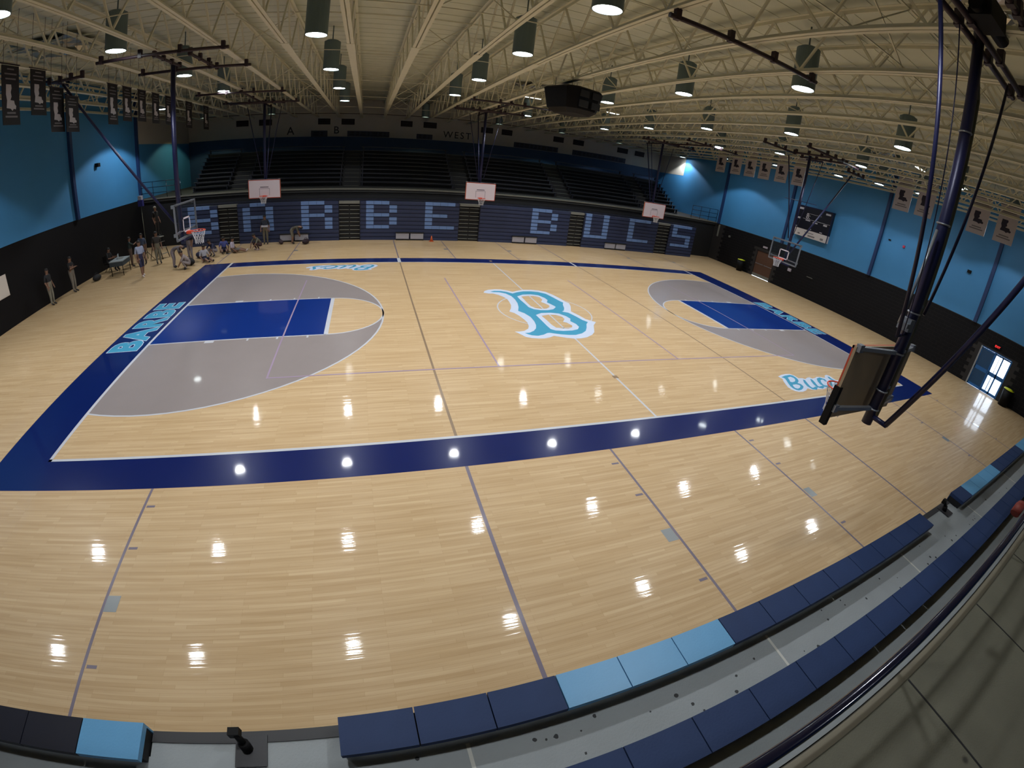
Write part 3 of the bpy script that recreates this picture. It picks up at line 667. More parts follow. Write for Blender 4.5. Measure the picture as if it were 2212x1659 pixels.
# ------------------------------------------------------------------ balconies
bal = struct('floor_balcony_near', MB().box(-XW, XW, YB, -14.8, 2.9, 3.07), mConc)
MB().box(-XW, XW, -14.86, -14.8, 3.0, 3.075).build('slab_edge', mat('edge_steel', (120, 114, 100), .5), bal)
mb = MB()
for i in range(33): x = -20.7 + 1.3 * i; mb.box(x - .008, x + .008, YB + .01, -14.87, 3.0695, 3.0715)
for y in (-16.1, -17.4, -18.7): mb.box(-XW, XW, y - .008, y + .008, 3.0695, 3.0715)
mb.build('slab_joint', mDark, bal)
t = thing('guard_rail', 'dark round guard rail along the near balcony edge', 'railing', (0, -14.73, 3.0))
MB().tube((-21.3, 0, 1.0), (21.3, 0, 1.0), .021, 16).build('top_rail', mRail, t)
MB().tube((-21.3, 0, .62), (21.3, 0, .62), .016, 8).build('mid_rail', mRail, t)
MB().tube((-21.3, 0, .3), (21.3, 0, .3), .016, 8).build('mid_rail', mRail, t)
pm = MB().tube((0, 0, -.05), (0, 0, 1.0), .019, 10).mesh('post', mRail)
for i in range(18): link('post', pm, t, (-20.9 + 2.44 * i, 0, 0))
t = thing('red_cap', 'round red cap on the near guard rail at the right edge', 'cap', (-2.86, -14.66, 4.0))
MB().tube((-.02, -.0, -.03), (.04, .0, .02), .036, 14).ball((.05, 0, .02), .034).build('cap_body', mat('cap_red', (112, 34, 24), .6), t)

bf = struct('floor_balcony_far', MB().box(-XW, XW, 14.85, YF, 2.9, 3.12), mat('far_slab_dark', (34, 34, 34), .8))
MB().box(-XW, XW, 14.8, 14.85, 3.06, 3.14).build('slab_edge', mat('edge_pale', (104, 102, 92), .6), bf)
MB().box(-XW, XW, 14.95, 15.1, 0, 2.9).build('under_wall', mDark, bf)
for s, nm in ((-1, 'left'), (1, 'right')):
    t = thing('balcony_railing', 'thin dark railing on the far balcony at the %s corner' % nm, 'railing', (s * 18.5, 14.9, 3.12))
    for z, pn in ((1.05, 'top_rail'), (.7, 'mid_rail'), (.35, 'mid_rail')): MB().tube((0, 0, z), (s * 2.85, 0, z), .02, 8).build(pn, mRail, t)
    for k in range(4): MB().tube((s * .95 * k, 0, 0), (s * .95 * k, 0, 1.05), .02, 8).build('post', mRail, t)
# fixed upper bleachers
ub = thing('upper_bleachers', 'dark fixed bleachers climbing to the far wall above the folded ones', 'bleachers', (0, 16.5, 3.12))
UA = [-15.2, -7.64, -.05, 7.62, 15.2]
nr, dy, dz = 10, .44, .262
prof = [(0, 0)]
for i in range(nr): prof += [(i * dy, dz * (i + .2)), ((i + 1) * dy, dz * (i + .2))]
prof += [(nr * dy, 0)]
vs = [(x, y, z) for x in (-18.3, 18.3) for y, z in prof]; n = len(prof)
tri = tessellate_polygon([[Vector((y, z, 0)) for y, z in prof]])
fs = [tuple(a) for a in tri] + [tuple(i + n for i in a) for a in tri] + [(i, (i + 1) % n, n + (i + 1) % n, n + i) for i in range(n)]
MB().add(vs, fs).build('stepped_base', mDark, ub)
edges = [-18.4] + [v for a in UA for v in (a - .6, a + .6)] + [18.4]
for k in range(0, len(edges), 2):
    a, b_ = edges[k], edges[k + 1]
    me = MB().box(a, b_, 0, .25, -.04, 0).box(a + .1, a + .16, .04, .2, -.3, -.04).box(b_ - .16, b_ - .1, .04, .2, -.3, -.04).mesh('bench', mSeatD)
    for i in range(nr): link('bench', me, ub, (0, i * dy + .05, dz * (i + .2) + .32))
for a in UA:
    me = MB().box(a - .5, a + .5, 0, .28, -.02, .0).mesh('aisle_step', mat('step_grey', (70, 70, 66), .6))
    for i in range(nr): link('aisle_step', me, ub, (0, i * dy + .02, dz * (i + .2) + .03))

# ------------------------------------------------------------------ far wall plaques and lettering
for i, (a, b_) in enumerate(((-17.33, -16.33), (-15.46, -14.41), (-10.68, -9.7), (-8.8, -7.75), (-4.01, -3.05), (-2.13, -1.04), (2.77, 3.81), (4.6, 5.55), (9.45, 10.44), (11.4, 12.48), (16.11, 17.27), (18.12, 19.19))):
    t = thing('wall_grille', 'dark grille high on the far wall, number %s of twelve from the left' % ['one', 'two', 'three', 'four', 'five', 'six', 'seven', 'eight', 'nine', 'ten', 'eleven', 'twelve'][i], 'vent', (a, YF, 7.68), 0, 'dark grilles in pairs along the far wall')
    w_ = b_ - a
    MB().box(0, w_, -.05, 0, 0, .47).build('frame', mBlack, t)
    mb = MB()
    for k in range(5): mb.box(.05, w_ - .05, -.07, -.05, .06 + k * .08, .09 + k * .08)
    mb.build('louvre', mPipe, t)
mSign = mat('sign_slate', (58, 60, 78), .7); mSignT = mat('sign_print', (28, 28, 38), .7)
for a, b_, z0, z1, nm in ((-11.24, -9.91, 6.68, 7.18, 'short one at the left'), (-8.31, -4.9, 6.72, 7.18, 'long one left of the middle'), (-2.66, -1.33, 6.72, 7.14, 'short one left of the letters'), (5.8, 10.0, 6.72, 7.18, 'long one right of the middle'), (11.45, 17.17, 6.72, 7.2, 'longest one at the right')):
    t = thing('wall_banner', 'slate strip banner on the far wall, ' + nm, 'banner', (a, YF, z0))
    MB().box(0, b_ - a, -.02, 0, 0, z1 - z0).build('cloth', mSign, t)
    x = .15
    while x < b_ - a - .3:
        w_ = rnd.uniform(.15, .5)
        for z_ in (.12, .28): MB().box(x + z_ / 5, min(x + w_, b_ - a - .08), -.025, -.02, z_, z_ + .08).build('print_word', mSignT, t)
        x += w_ + .12
for txt, x, z, s_ in (('WEST', .75, 7.22, .78), ('A', -12.9, 7.15, .9), ('B', -9.2, 7.2, .85), ('B', -14.9, 7.1, .0)):
    if not s_: continue
    me = text_mesh(txt, s_, .01, mSignT, .0, 1.3); o = link('wall_lettering', me, None, (x, YF - .015, z), (PI / 2, 0, 0))
    tag(o, 'thin dark letters %s painted on the white far wall' % txt, 'lettering')

# ------------------------------------------------------------------ banners
LA = [(.1, 1), (.55, 1), (.58, .86), (.5, .72), (.56, .55), (.45, .42), (.78, .40), (.82, .28), (.95, .2), (.9, .08), (.72, .1), (.6, .02), (.45, .1), (.1, .12), (.16, .4), (.08, .62)]
def banner(side, y, z0, z1, w_, style, label, grp):
    x = (-15.78 if label.find('fourth from') < 0 else -15.6) if side < 0 else 17.36
    s = -side
    t = thing('championship_banner', label, 'banner', (x, y, z0), 0, grp)
    h = z1 - z0
    f = lambda q: q      # outline runs along y
    mcloth = mBan if style == 'w' else mBanK
    cl = MB().box(-.008, .008, -w_ / 2, w_ / 2, 0, h).build('cloth', mcloth, t)
    MB().tube((0, -w_ / 2 - .05, h), (0, w_ / 2 + .05, h), .015, 8).build('hanging_rod', mPipe, t)
    # state outline: left edge of the print is towards +y on the right wall, -y on the left wall
    d = 1 if side < 0 else -1
    m = mBanN if style == 'w' else mBan
    b0, b1 = (.28 * h, .62 * h) if style == 'w' else (.22 * h, .66 * h)
    pts = [((u - .5) * w_ * .66 * d, b0 + v * (b1 - b0)) for u, v in LA]
    xf = s * .009
    vs = [(xf, a, b) for a, b in pts]; tri = tessellate_polygon([[Vector((a, b, 0)) for a, b in pts]])
    MB().add(vs, [tuple(q) for q in tri]).build('state_outline', m, cl)
    mt = mBanG
    for z, k in ((.12, .7), (.18, .5)): MB().box(min(s * .008, s * .011), max(s * .008, s * .011), -w_ * k / 2, w_ * k / 2, z * h, (z + .03) * h).build('print_line', mt, cl)
    for z, k in ((.74, .6), (.82, .7), (.9, .4)): MB().box(min(s * .008, s * .011), max(s * .008, s * .011), -w_ * k / 2, w_ * k / 2, z * h, (z + .025) * h).build('print_line', mt, cl)
    if True:
        for q in (-.4, .4): MB().tube((0, q * w_, h), (0, q * w_, ZC - z0), .006, 5).build('hanging_cord', mPipe, t)
    return t
NA = ['first', 'second', 'third', 'fourth', 'fifth', 'sixth']
for i, y in enumerate((15.75, 13.9, 12.3, 10.75, 9.05, 7.4)):
    banner(1, CY + (y - CY) * .856, 7.08, 8.75, .98, 'w', 'white banner with navy state outline beyond the scoreboard, %s from the far end' % NA[i], 'white banners on the right wall')
for i, y in enumerate((-.8, -2.3, -5.6, -7.2)):
    banner(1, CY + (y - CY) * .856, 7.08, 8.75, .96, 'w', 'white banner with navy state outline on the right wall, %s' % ['nearest the scoreboard', 'just left of the near mast', 'just right of the near mast', 'rightmost in view'][i], 'white banners on the right wall')
def lb(ywall, z0, z1, i, lab, w_=1.0):
    k = (-15.78 + 6.525) / (-XW + 6.525)
    y = CY + (ywall - CY) * k; a = CZ + (z0 - CZ) * k; b = CZ + (z1 - CZ) * k
    banner(-1, y, a, b, w_ * .7, 'k', lab, 'black banners along the left wall')
for i, (yw, z0, z1, lab) in enumerate(((3.35, 7.7, 10.15, 'leftmost one, hanging longest'), (5.3, 8.1, 10.13, 'second from the left'), (6.75, 7.35, 9.4, 'third from the left, hanging lower'), (7.6, 7.3, 9.0, 'fourth from the left, half behind another'),
        (12.25, 7.76, 10.05, 'first past the dark wall column'), (14.05, 8.0, 10.05, 'second past the wall column'), (16.1, 8.05, 10.05, 'third past the wall column'), (18.25, 8.0, 10.05, 'fourth past the wall column'), (20.5, 8.0, 10.05, 'just left of the left mast'),
        (24.7, 7.9, 10.0, 'just right of the left mast'), (29.0, 7.93, 10.0, 'rightmost of the row'))):
    lb(yw, z0, z1, i, 'black banner with white state outline, ' + lab, 1.0 if i < 9 else 1.2)

# ------------------------------------------------------------------ scoreboard
t = thing('scoreboard', 'dark scoreboard with pale sponsor panel on the right wall', 'scoreboard', (XW - .25, 5.08, 4.04))
MB().box(0, .25, -1.46, 1.46, .5, 2.05).build('display_panel', mat('board_dark', (20, 22, 34), .35), t)
MB().box(-.01, .25, -1.46, 1.46, 0, .5).build('sponsor_panel', mat('sponsor_pale', (196, 190, 190), .5), t)
MB().box(-.02, .26, -1.48, 1.48, 2.03, 2.1).box(-.02, .02, -1.48, -1.44, 0, 2.1).box(-.02, .02, 1.44, 1.48, 0, 2.1).build('frame', mSteel, t)
# left = +y
mL = mat('legend_pale', (170, 168, 178), .5)
for y, z, w_, h in ((1.2, 1.88, .36, .14), (-1.1, 1.88, .4, .12), (1.25, 1.2, .22, .12), (.45, 1.15, .4, .08), (-.2, 1.1, .4, .08), (-1.05, 1.12, .3, .12), (.1, .6, .22, .06), (-.85, .58, .22, .06), (1.3, .6, .2, .06)):
    MB().box(-.016, -.004, y - w_ / 2, y + w_ / 2, z - h / 2, z + h / 2).build('legend_strip', mL, t)
me = text_mesh('8:', .5, .004, mat('digit_pale', (190, 186, 190), .4)); link('clock_digit', me, t, (-.014, .5, 1.42), (PI / 2, 0, -PI / 2))
MB().box(-.016, -.005, -.6, .65, 1.62, 1.64).box(-.016, -.005, -1.4, .9, 1.22, 1.24).build('divider_line', mL, t)
for y, w_, h, z in ((.95, .2, .1, .14), (-.15, .6, .1, .14), (-1.05, .25, .14, .16), (.1, .8, .05, .33)):
    MB().box(-.016, -.009, y - w_ / 2, y + w_ / 2, z - h / 2, z + h / 2).build('sponsor_print', mat('print_grey', (120, 116, 120), .6), t)

# ------------------------------------------------------------------ doors, bins, wall fittings
d1 = thing('door_1', None, None, (XW, 7.72, 0)); d1['kind'] = 'structure'
MB().box(.0, .1, 0, .06, 0, 2.06).box(0, .1, 1.84, 1.9, 0, 2.06).box(0, .1, 0, 1.9, 2.0, 2.06).build('door_frame', mat('frame_dark', (30, 26, 28), .5), d1)
for k in (0, 1):
    l_ = MB().box(.04, .09, .06 + k * .89, .95 + k * .89, 0.01, 2.0).build('door_leaf', mDoorBr, d1)
    MB().box(.025, .04, .1 + k * .89, .91 + k * .89, 1.0, 1.05).build('push_bar', mChrome, l_)
MB().box(.01, .04, .06, 1.84, .02, .25).build('kick_plate', mTread, d1)
MB().box(.12, .2, 0, 1.9, 0, 2.06).build('backing', mDark, d1)
d2 = thing('door_2', None, None, (XW, -10.02, 0)); d2['kind'] = 'structure'
MB().box(-.02, .12, 0, .05, 0, 2.16).box(-.02, .12, 1.85, 1.9, 0, 2.16).box(-.02, .12, 0, 1.9, 2.11, 2.16).box(-.01, .1, .97, 1.02, 0, 2.11).build('door_frame', mDoorBl, d2)
MB().box(-.05, .13, 1.82, 1.9, 0, 2.16).build('side_jamb', mJamb, d2)
def leaf(y0, y1, lit):
    lf = MB()
    lf.box(.02, .06, y0, y0 + .04, .01, 2.1).box(.02, .06, y1 - .04, y1, .01, 2.1).box(.02, .06, y0, y1, .01, .14).box(.02, .06, y0, y1, .92, 1.12).box(.02, .06, y0, y1, 2.02, 2.1)
    o = lf.build('door_leaf', mDoorBl, d2)
    for a, b_ in ((.14, .92), (1.12, 2.02)): MB().box(.035, .045, y0 + .04, y1 - .04, a, b_).build('pane', mGlass if lit else mTeal, o)
    return o
leaf(1.02, 1.82, False)
o = leaf(.52, .97, True); MB().box(.02, .05, .7, .73, .14, .92).box(.02, .05, .7, .73, 1.12, 2.02).build('glazing_bar', mDoorBl, o)
leaf(.05, .52, True)
# bright courtyard outside the glass door: pale ground and a wall
g = struct('ground_outside', MB().box(XW + .2, XW + 9, -16, -2, -.15, -.02), mat('paving_pale', (190, 190, 184), .8, noise=.1))
t = thing('exit_sign', 'small red lit exit sign above the glass door', 'sign', (XW - .06, -8.97, 2.36))
MB().box(0, .06, -.2, .2, 0, .16).build('housing', mBlack, t)
me = text_mesh('EXIT', .15, .003, mExit, .004); link('lettering', me, t, (-.004, 0, .08), (PI / 2, 0, -PI / 2))
def bin_(label, x, y):
    t = thing('trash_bin', label, 'bin', (x, y, 0))
    MB().tube((0, 0, 0), (0, 0, .86), .24, 18, r2=.3).torus((0, 0, .86), .3, .015, 20, 6).build('body', mBlack, t)
    MB().tube((0, 0, .86), (0, 0, .91), .31, 20, r2=.29).tube((0, 0, .91), (0, 0, .935), .29, 20, r2=.1).build('lid', mYel, t)
    return t
bin_('black bin with yellow lid left of the brown door', 20.98, 10.6); bin_('black bin with yellow lid right of the glass door', 20.98, -10.55)
def fitting(name, label, cat, x, y, z, dx, dy_, dz_, m, m2=None):
    t = thing(name, label, cat, (x, y, z)); s = -1 if x > 0 else 1
    a, b_ = sorted((0, s * dx)); MB().box(a, b_, -dy_ / 2, dy_ / 2, -dz_ / 2, dz_ / 2).build('housing', m, t)
    a, b_ = sorted((s * dx, s * (dx + .01))); MB().box(a, b_, -dy_ / 2 + .02, dy_ / 2 - .02, -dz_ / 2 + .02, dz_ / 2 - .02).build('face', m2 or m, t)
mPale = mat('fitting_pale', (170, 160, 172), .5)
fitting('wall_sign', 'small pale sign above the brown door', 'sign', XW, 8.87, 2.38, .04, .45, .14, mPale)
fitting('wall_box', 'small pale box on black wall right of the brown door', 'box', XW, 6.1, 1.45, .08, .3, .22, mPale)
fitting('wall_box', 'small grey box low on the right wall below the scoreboard', 'box', XW, 4.25, 1.47, .05, .5, .05, mTread)
fitting('wall_box', 'small grey box on the black wall near the far right corner', 'box', XW, 12.9, 2.3, .06, .2, .16, mTread)
fitting('wall_speaker', 'small dark speaker on the blue left wall', 'speaker', -XW, 10.0, 5.58, .2, .25, .2, mBlack)
fitting('wall_speaker', 'tiny dark fitting on the blue wall right of the near mast', 'speaker', XW, -6.0, 5.4, .1, .22, .16, mBlack)
fitting('alarm_bell', 'small red alarm on the blue right wall', 'alarm', XW, -1.73, 5.42, .06, .14, .14, mat('alarm_pink', (190, 60, 90), .5))
fitting('wall_speaker', 'tiny dark fitting on the blue wall left of the red alarm', 'speaker', XW, -.7, 5.54, .05, .16, .08, mBlack)
fitting('wall_poster', 'white poster on the black wall at the left edge', 'poster', -XW, 1.15, 1.65, .02, .8, .85, mat('poster_pale', (200, 192, 186), .6))
fitting('wall_box', 'pale vertical pipe cover on the black wall below a column', 'box', XW, 14.35, 2.5, .08, .12, 1.0, mTread)
t = thing('traffic_cone', 'small orange cone before the bleachers under the letter E', 'cone', (-2.5, 13.45, 0))
MB().tube((0, 0, .02), (0, 0, .36), .1, 14, r2=.02).build('cone_body', mCone, t); MB().box(-.14, .14, -.14, .14, 0, .02).build('cone_base', mCone, t)

# ------------------------------------------------------------------ people
SKIN = mat('skin_tone', (120, 88, 72), .6); HAIR = mat('hair_dark', (26, 20, 18), .7)
def cloth(rgb): return mat('cloth_%d_%d_%d' % rgb, rgb, .8, noise=.12, nscale=12)
def joints(pose):
    J = dict(pel=(0, 0, .94), wai=(0, 0, 1.1), che=(0, .01, 1.32), nec=(0, .01, 1.48), hd0=(0, .03, 1.56), hd1=(0, .035, 1.66), hd2=(0, .02, 1.74))
    J.update({'sh': (.18, 0, 1.42), 'el': (.24, -.02, 1.15), 'wr': (.25, .08, .92), 'hi': (.09, 0, .9), 'kn': (.1, .03, .5), 'an': (.1, 0, .09), 'to': (.11, .16, .035)})
    J['up'] = (0, 0, 0)
    if pose == 'crossed': J['el'] = (.24, .08, 1.17); J['wr'] = (-.06, .2, 1.22)
    if pose == 'reach': J['el'] = (.26, .2, 1.3); J['wr'] = (.2, .42, 1.42)
    if pose == 'walk': J['kn'] = (.1, .08, .5)
    if pose == 'bend':
        for k, v in dict(wai=(0, .08, 1.04), che=(0, .32, 1.12), nec=(0, .48, 1.14), hd0=(0, .56, 1.12), hd1=(0, .63, 1.08), hd2=(0, .69, 1.05), sh=(.18, .38, 1.12), el=(.22, .42, .84), wr=(.14, .5, .62), kn=(.12, .06, .5), pel=(0, -.02, .92), hi=(.09, -.02, .88)).items(): J[k] = v
    if pose == 'crouch':
        for k, v in dict(pel=(0, -.12, .3), wai=(0, -.04, .43), che=(0, .1, .62), nec=(0, .2, .75), hd0=(0, .25, .81), hd1=(0, .28, .9), hd2=(0, .28, .98), sh=(.18, .14, .7), el=(.26, .3, .48), wr=(.16, .42, .3), hi=(.1, -.1, .28), kn=(.2, .26, .46), an=(.14, .06, .09), to=(.15, .22, .035)).items(): J[k] = v
    if pose == 'floor':
        for k, v in dict(pel=(0, 0, .12), wai=(0, -.04, .27), che=(0, -.05, .48), nec=(0, -.02, .64), hd0=(0, 0, .71), hd1=(0, .02, .81), hd2=(0, .01, .89), sh=(.18, -.03, .57), el=(.27, .0, .33), wr=(.24, .18, .16), hi=(.1, .03, .12), kn=(.14, .43, .2), an=(.12, .82, .08), to=(.13, .86, .19)).items(): J[k] = v
    if pose == 'chair':
        for k, v in dict(pel=(0, 0, .52), wai=(0, -.02, .66), che=(0, .02, .88), nec=(0, .05, 1.04), hd0=(0, .08, 1.11), hd1=(0, .09, 1.21), hd2=(0, .08, 1.29), sh=(.18, .03, .98), el=(.25, .12, .74), wr=(.18, .36, .76), hi=(.1, .03, .51), kn=(.12, .43, .5), an=(.12, .42, .09), to=(.13, .58, .035)).items(): J[k] = v
    return J
def person(label, x, y, rz, H, pose, shirt, pants, sleeve='short', shoes=(30, 28, 30), legs='long', cap=None, z=0, hair=None):
    J = joints(pose); k = H / 1.75
    V = []; E = []; RAD = []; LAB = []
    def vtx(p, r): V.append(tuple(c * k for c in p)); RAD.append(r * k * (1.16 if .04 < r < .2 else 1.0)); return len(V) - 1
    def edge(a, b, lab): E.append((a, b)); LAB.append(lab)
    pel = vtx(J['pel'], .135); wai = vtx(J['wai'], .125); che = vtx(J['che'], .145); nec = vtx(J['nec'], .055); h0 = vtx(J['hd0'], .07); h1 = vtx(J['hd1'], .09); h2 = vtx(J['hd2'], .06)
    edge(pel, wai, 'pants'); edge(wai, che, 'shirt'); edge(che, nec, 'shirt'); edge(nec, h0, 'skin'); edge(h0, h1, 'skin'); edge(h1, h2, 'skin')
    for s in (-1, 1):
        m = lambda p: (p[0] * s, p[1], p[2])
        P = dict(J)
        if pose == 'walk': d = .16 * s; P['an'] = (.1, d, .09); P['to'] = (.11, d + .16, .035); P['kn'] = (.1, d * .6 + .05, .5)
        if pose == 'reach' and s < 0: P['el'] = (.24, -.02, 1.15); P['wr'] = (.25, .08, .92)
        sh = vtx(m(P['sh']), .062); el = vtx(m(P['el']), .042); wr = vtx(m(P['wr']), .03)
        edge(che, sh, 'shirt'); edge(sh, el, 'upper'); edge(el, wr, 'fore')
        a = Vector(m(P['el'])); b = Vector(m(P['wr'])); d = (b - a).normalized(); side = d.cross(Vector((0, 0, 1)));
        if side.length < .1: side = Vector((0, 1, 0))
        side.normalize(); nrm = side.cross(d)
        pm = vtx(b + d * .07, .034); edge(wr, pm, 'skin')
        for q, ln in ((-.027, .066), (-.009, .078), (.009, .074), (.027, .056)):
            f0 = vtx(b + d * .1 + side * q, .010); f1 = vtx(b + d * (.1 + ln * .55) + side * q * 1.1 - nrm * .008, .009); f2 = vtx(b + d * (.1 + ln) + side * q * 1.1 - nrm * .026, .007)
            edge(pm, f0, 'skin'); edge(f0, f1, 'skin'); edge(f1, f2, 'skin')
        t0 = vtx(b + d * .045 - side * s * .042, .011); t1 = vtx(b + d * .085 - side * s * .06, .009); edge(pm, t0, 'skin'); edge(t0, t1, 'skin')
        hi = vtx(m(P['hi']), .095); kn = vtx(m(P['kn']), .062); an = vtx(m(P['an']), .042); to = vtx(m(P['to']), .034)
        edge(pel, hi, 'pants'); edge(hi, kn, 'pants'); edge(kn, an, 'shin'); edge(an, to, 'shoe')
    me = bpy.data.meshes.new('b'); me.from_pydata(V, E, []); o = bpy.data.objects.new('b', me); C.objects.link(o)
    md = o.modifiers.new('s', 'SKIN'); md.use_smooth_shade = True
    me.skin_vertices  # created with the modifier's layer below
    for i, sv in enumerate(me.skin_vertices[0].data): sv.radius = (RAD[i], RAD[i]); sv.use_root = (i == 0)
    o.modifiers.new('d', 'SUBSURF').levels = 1
    dg = bpy.context.evaluated_depsgraph_get(); dg.update()
    m2 = bpy.data.meshes.new_from_object(o.evaluated_get(dg)); bpy.data.objects.remove(o); bpy.data.meshes.remove(me)
    # eyes, nose, mouth and ears grow from the head
    hc = Vector(J['hd1']) * k; hu = (Vector(J['hd2']) - Vector(J['hd0'])).normalized(); hf = Vector((1, 0, 0)).cross(hu) * -1
    if hf.y < -.2 or (abs(hf.y) < .2 and hf.z > 0): hf = -hf
    rt_ = Vector((1, 0, 0)); extra = MB()
    for q, r_, mi in ((hf * .095 - hu * .012, .016, 0), (hf * .086 + hu * .012 + rt_ * .03, .010, 1), (hf * .086 + hu * .012 - rt_ * .03, .010, 1), (hf * .086 - hu * .05, .014, 1), (rt_ * .088, .02, 0), (rt_ * -.088, .02, 0)):
        extra.ball(hc + q * k, r_ * k, n=6, k=5, mi=mi)
    mats = [SKIN, cloth(shirt), cloth(pants), cloth(shoes), HAIR]
    zone = {'skin': 0, 'shirt': 1, 'upper': 1, 'fore': 1 if sleeve == 'long' else 0, 'pants': 2, 'shin': 2 if legs == 'long' else 0, 'shoe': 3}
    segs = [(Vector(V[a]), Vector(V[b]), l) for (a, b), l in zip(E, LAB)]
    def near(c):
        best = (1e9, 'skin')
        for a, b, l in segs:
            ab = b - a; t = max(0, min(1, (c - a).dot(ab) / max(ab.length_squared, 1e-9))); d = (c - a - ab * t).length
            if d < best[0]: best = (d, l)
        return best[1]
    m2.materials.clear()
    for m_ in mats: m2.materials.append(m_)
    for p_ in m2.polygons: p_.material_index = zone[near(p_.center)]; p_.use_smooth = True
    bm = bmesh.new(); bm.from_mesh(m2); me3 = extra.mesh('e', [SKIN, HAIR]); off = len(bm.faces)
    bm.from_mesh(me3); bm.faces.ensure_lookup_table()
    for f in bm.faces[off:]: f.material_index = 0 if f.material_index == 0 else 4
    bm.to_mesh(m2); bm.free(); bpy.data.meshes.remove(me3)
    t = thing('person', label, 'person', (x, y, z), rz)
    link('body', m2, t)
    hm = MB(); c = hc + hu * .03 * k - hf * .014 * k
    hm.ball(c, .1 * k, .104 * k, .082 * k, n=12, k=8)
    hm.build('cap' if cap else 'hair', cloth(cap) if cap else (cloth(hair) if hair else HAIR), t)
    return t
DK = (24, 24, 30)
P_ = person
P_('person in dark shirt and grey trousers standing at the left wall, nearer one', -20.95, 3.68, -PI / 2, 1.62, 'stand', DK, (120, 116, 104))
P_('person in dark shirt with arms crossed by the left wall', -20.85, 5.45, -PI / 2, 1.68, 'crossed', (20, 18, 22), (112, 106, 98))
P_('person in pale blue shirt and dark shorts walking off the left court corner', -17.88, 7.11, -PI * .7, 1.76, 'walk', (134, 142, 168), (34, 36, 66), shoes=(190, 180, 182), legs='short')
P_('person in black shirt seated behind the small table', -20.8, 9.0, -PI / 2, 1.7, 'chair', (18, 18, 20), DK)
P_('person in dark green shirt and brown trousers beside the small table', -19.7, 9.55, -PI * .3, 1.62, 'reach', (30, 44, 44), (84, 66, 60))
P_('person in blue grey shirt and dark trousers between table and the crowd', -19.1, 9.9, PI, 1.7, 'stand', (60, 70, 92), (44, 34, 34))
P_('person in dark shirt and olive grey trousers behind the pale blue shirt', -18.15, 9.75, -PI * .8, 1.74, 'stand', (44, 40, 40), (104, 100, 88))
P_('person in black standing high on the stepladder', -18.7, 11.2, -PI * .6, 1.68, 'stand', (26, 24, 24), (34, 30, 30), z=1.25, hair=(110, 104, 92))
P_('person in grey shirt and grey trousers leaning forward beside a black bag', -16.7, 8.4, -PI * .45, 1.62, 'bend', (88, 82, 86), (122, 112, 118))
P_('person in pale grey clothes crouching nearest the court corner', -15.75, 7.9, PI * .6, 1.7, 'crouch', (134, 122, 122), (126, 116, 116))
P_('person in black shirt and white cap standing behind the crouching ones', -16.3, 9.9, PI * .9, 1.72, 'reach', (16, 18, 24), (120, 112, 118), cap=(190, 190, 186))
P_('person in white and grey sitting on floor under the left hoop', -15.35, 9.4, -PI * .75, 1.7, 'floor', (150, 148, 158), (40, 40, 62), legs='short')
P_('person in navy shirt crouching below the left glass backboard', -15.2, 10.6, PI * .8, 1.7, 'crouch', (36, 40, 70), (120, 114, 124))
P_('person in blue shirt sitting at the bleacher foot left of the white shirt', -14.9, 11.6, -PI * .9, 1.7, 'floor', (70, 78, 140), (46, 46, 72), legs='short')
P_('person in white shirt sitting on floor with legs stretched right', -14.25, 11.2, -PI * .5, 1.72, 'floor', (176, 168, 186), (90, 86, 84), legs='short', shoes=(180, 170, 170))
P_('person in khaki shirt crouching in front of the letter A', -12.85, 11.6, PI * .75, 1.72, 'crouch', (92, 90, 80), (60, 40, 44), shoes=(150, 130, 140))
P_('person in dark top with white band and khaki trousers standing at the bleachers', -12.75, 13.25, PI, 1.76, 'stand', (28, 32, 46), (96, 90, 76))
P_('person in olive shirt bending over before the letter R', -11.1, 13.0, -PI * .5, 1.6, 'bend', (74, 70, 62), (104, 98, 84), legs='short')
MB().box(-.2, .2, -.13, .145, 1.06, 1.17).build('waist_band', cloth((170, 168, 178)), [o for o in C.objects if o.get('label', '').startswith('person in dark top with white band')][0])
# things around them
def bag(label, x, y, s, rgb):
    t = thing('sports_bag', label, 'bag', (x, y, 0), rnd.uniform(0, PI)); m = cloth(rgb)
    vs = MB().ball((0, 0, .16 * s), .32 * s, .17 * s, .16 * s, n=14, k=8); vs.build('bag_body', m, t)
    mb = MB(); p0 = None
    for i in range(9):
        a = PI * i / 8; p = Vector((.16 * s * math.cos(a), 0, .28 * s + .12 * s * math.sin(a)))
        if p0: mb.tube(p0, p, .012, 6, cap=False)
        p0 = p
    mb.build('handle', m, t); return t
bag('dark maroon bag on the floor right of the bending person', -10.25, 12.85, 1.0, (34, 16, 26))
bag('small brown bag by the pale boxes left of the bending person', -11.8, 13.1, .8, (50, 36, 44))
bag('black bag on floor beside the grey leaning person', -15.95, 8.75, 1.2, (12, 10, 14))
bag('navy bag lying among the seated people under the hoop', -15.9, 10.3, 1.1, (28, 30, 56))
bag('dark duffel bag against the left wall below the table', -20.6, 7.2, 1.0, (20, 20, 24))
t = thing('folding_table', 'small folding table with pale cloth top near the left wall', 'table', (-19.7, 8.25, 0), R(8))
MB().box(-.38, .38, -.6, .6, .72, .76).build('tabletop', cloth((128, 136, 140)), t)
MB().box(-.37, .37, -.59, .59, .5, .719).build('table_skirt', cloth((46, 54, 60)), t)
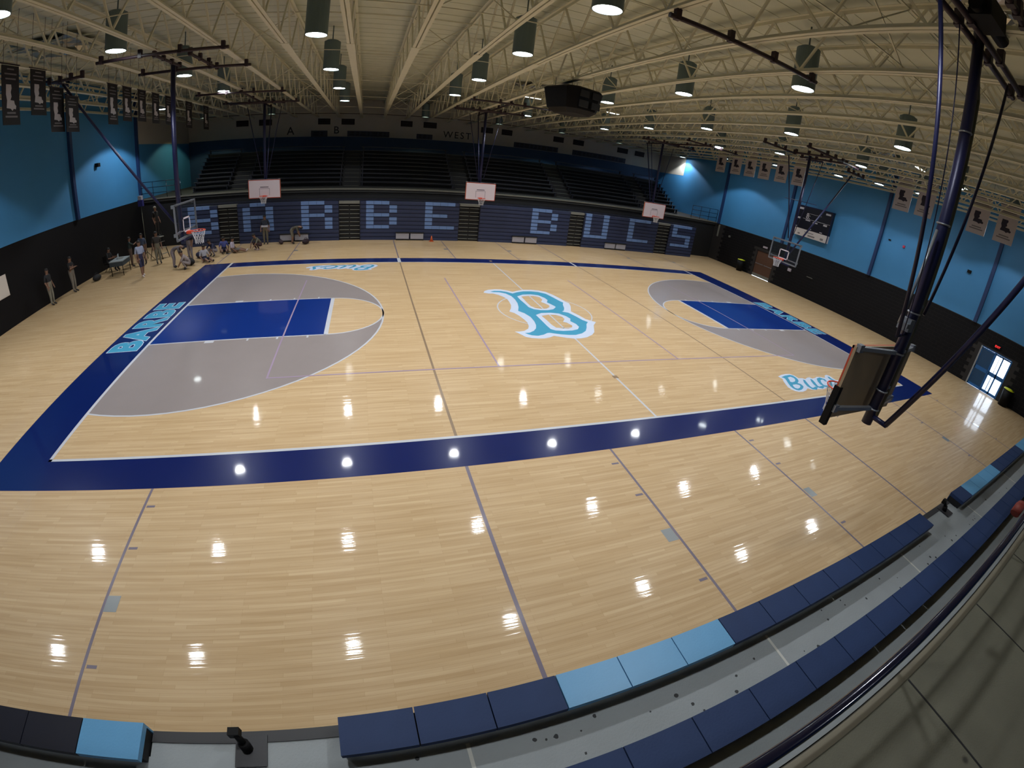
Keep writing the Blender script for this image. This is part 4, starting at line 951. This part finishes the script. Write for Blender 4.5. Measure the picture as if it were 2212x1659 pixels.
lg = MB().tube((0, 0, 0), (0, 0, .6), .02, 8).mesh('leg', mBlack)
for a, b_ in ((-.32, -.54), (.32, -.54), (-.32, .54), (.32, .54)): link('leg', lg, t, (a, b_, 0))
t = thing('laptop', 'open pale laptop on the small folding table', 'laptop', (-19.7, 8.4, .76), R(110))
MB().box(-.17, .17, -.12, .12, 0, .02).build('keyboard_base', mTread, t); MB().box(-.17, .17, .12, .135, .02, .24).build('screen', cloth((150, 160, 164)), t)
t = thing('folding_chair', 'black chair behind the small table', 'chair', (-20.8, 9.0, 0), -PI / 2)
MB().box(-.22, .22, -.2, .22, .4, .44).build('seat', mBlack, t); MB().box(-.22, .22, -.24, -.21, .5, .85).build('backrest', mBlack, t)
for a in (-.2, .2):
    MB().tube((a, .2, 0), (a, -.22, .86), .014, 6).build('leg', mBlack, t); MB().tube((a, -.22, 0), (a, .1, .42), .014, 6).build('leg', mBlack, t)
t = thing('stepladder', 'dark stepladder standing behind the crowd', 'ladder', (-18.7, 11.2, 0), -PI * .6)
for s in (-1, 1):
    MB().tube((s * .3, .45, 0), (s * .2, .02, 1.6), .025, 6).build('rail', mBlack, t); MB().tube((s * .3, -.5, 0), (s * .2, -.02, 1.6), .02, 6).build('rail', mBlack, t)
for i, z in enumerate((.3, .62, .94)): MB().box(-.27, .27, .34 - i * .1, .44 - i * .1, z - .02, z).build('step', mTread, t)
MB().box(-.24, .24, -.1, .26, 1.2, 1.245).build('platform', mTread, t)
t = thing('light_stand', 'tall thin stand with a pale blue head near the left wall', 'stand', (-19.35, 10.9, 0))
MB().tube((0, 0, .1), (0, 0, 3.05), .02, 8).build('pole', mOlive, t)
for i in range(3):
    a = 2 * PI * i / 3; MB().tube((0, 0, .5), (.45 * math.cos(a), .45 * math.sin(a), .01), .015, 6).build('leg', mBlack, t)
MB().box(-.14, .14, -.1, .1, 3.05, 3.4).build('head', cloth((34, 36, 110)), t); MB().box(-.1, .1, -.12, .12, 3.4, 3.62).build('head_cover', cloth((150, 150, 160)), t)
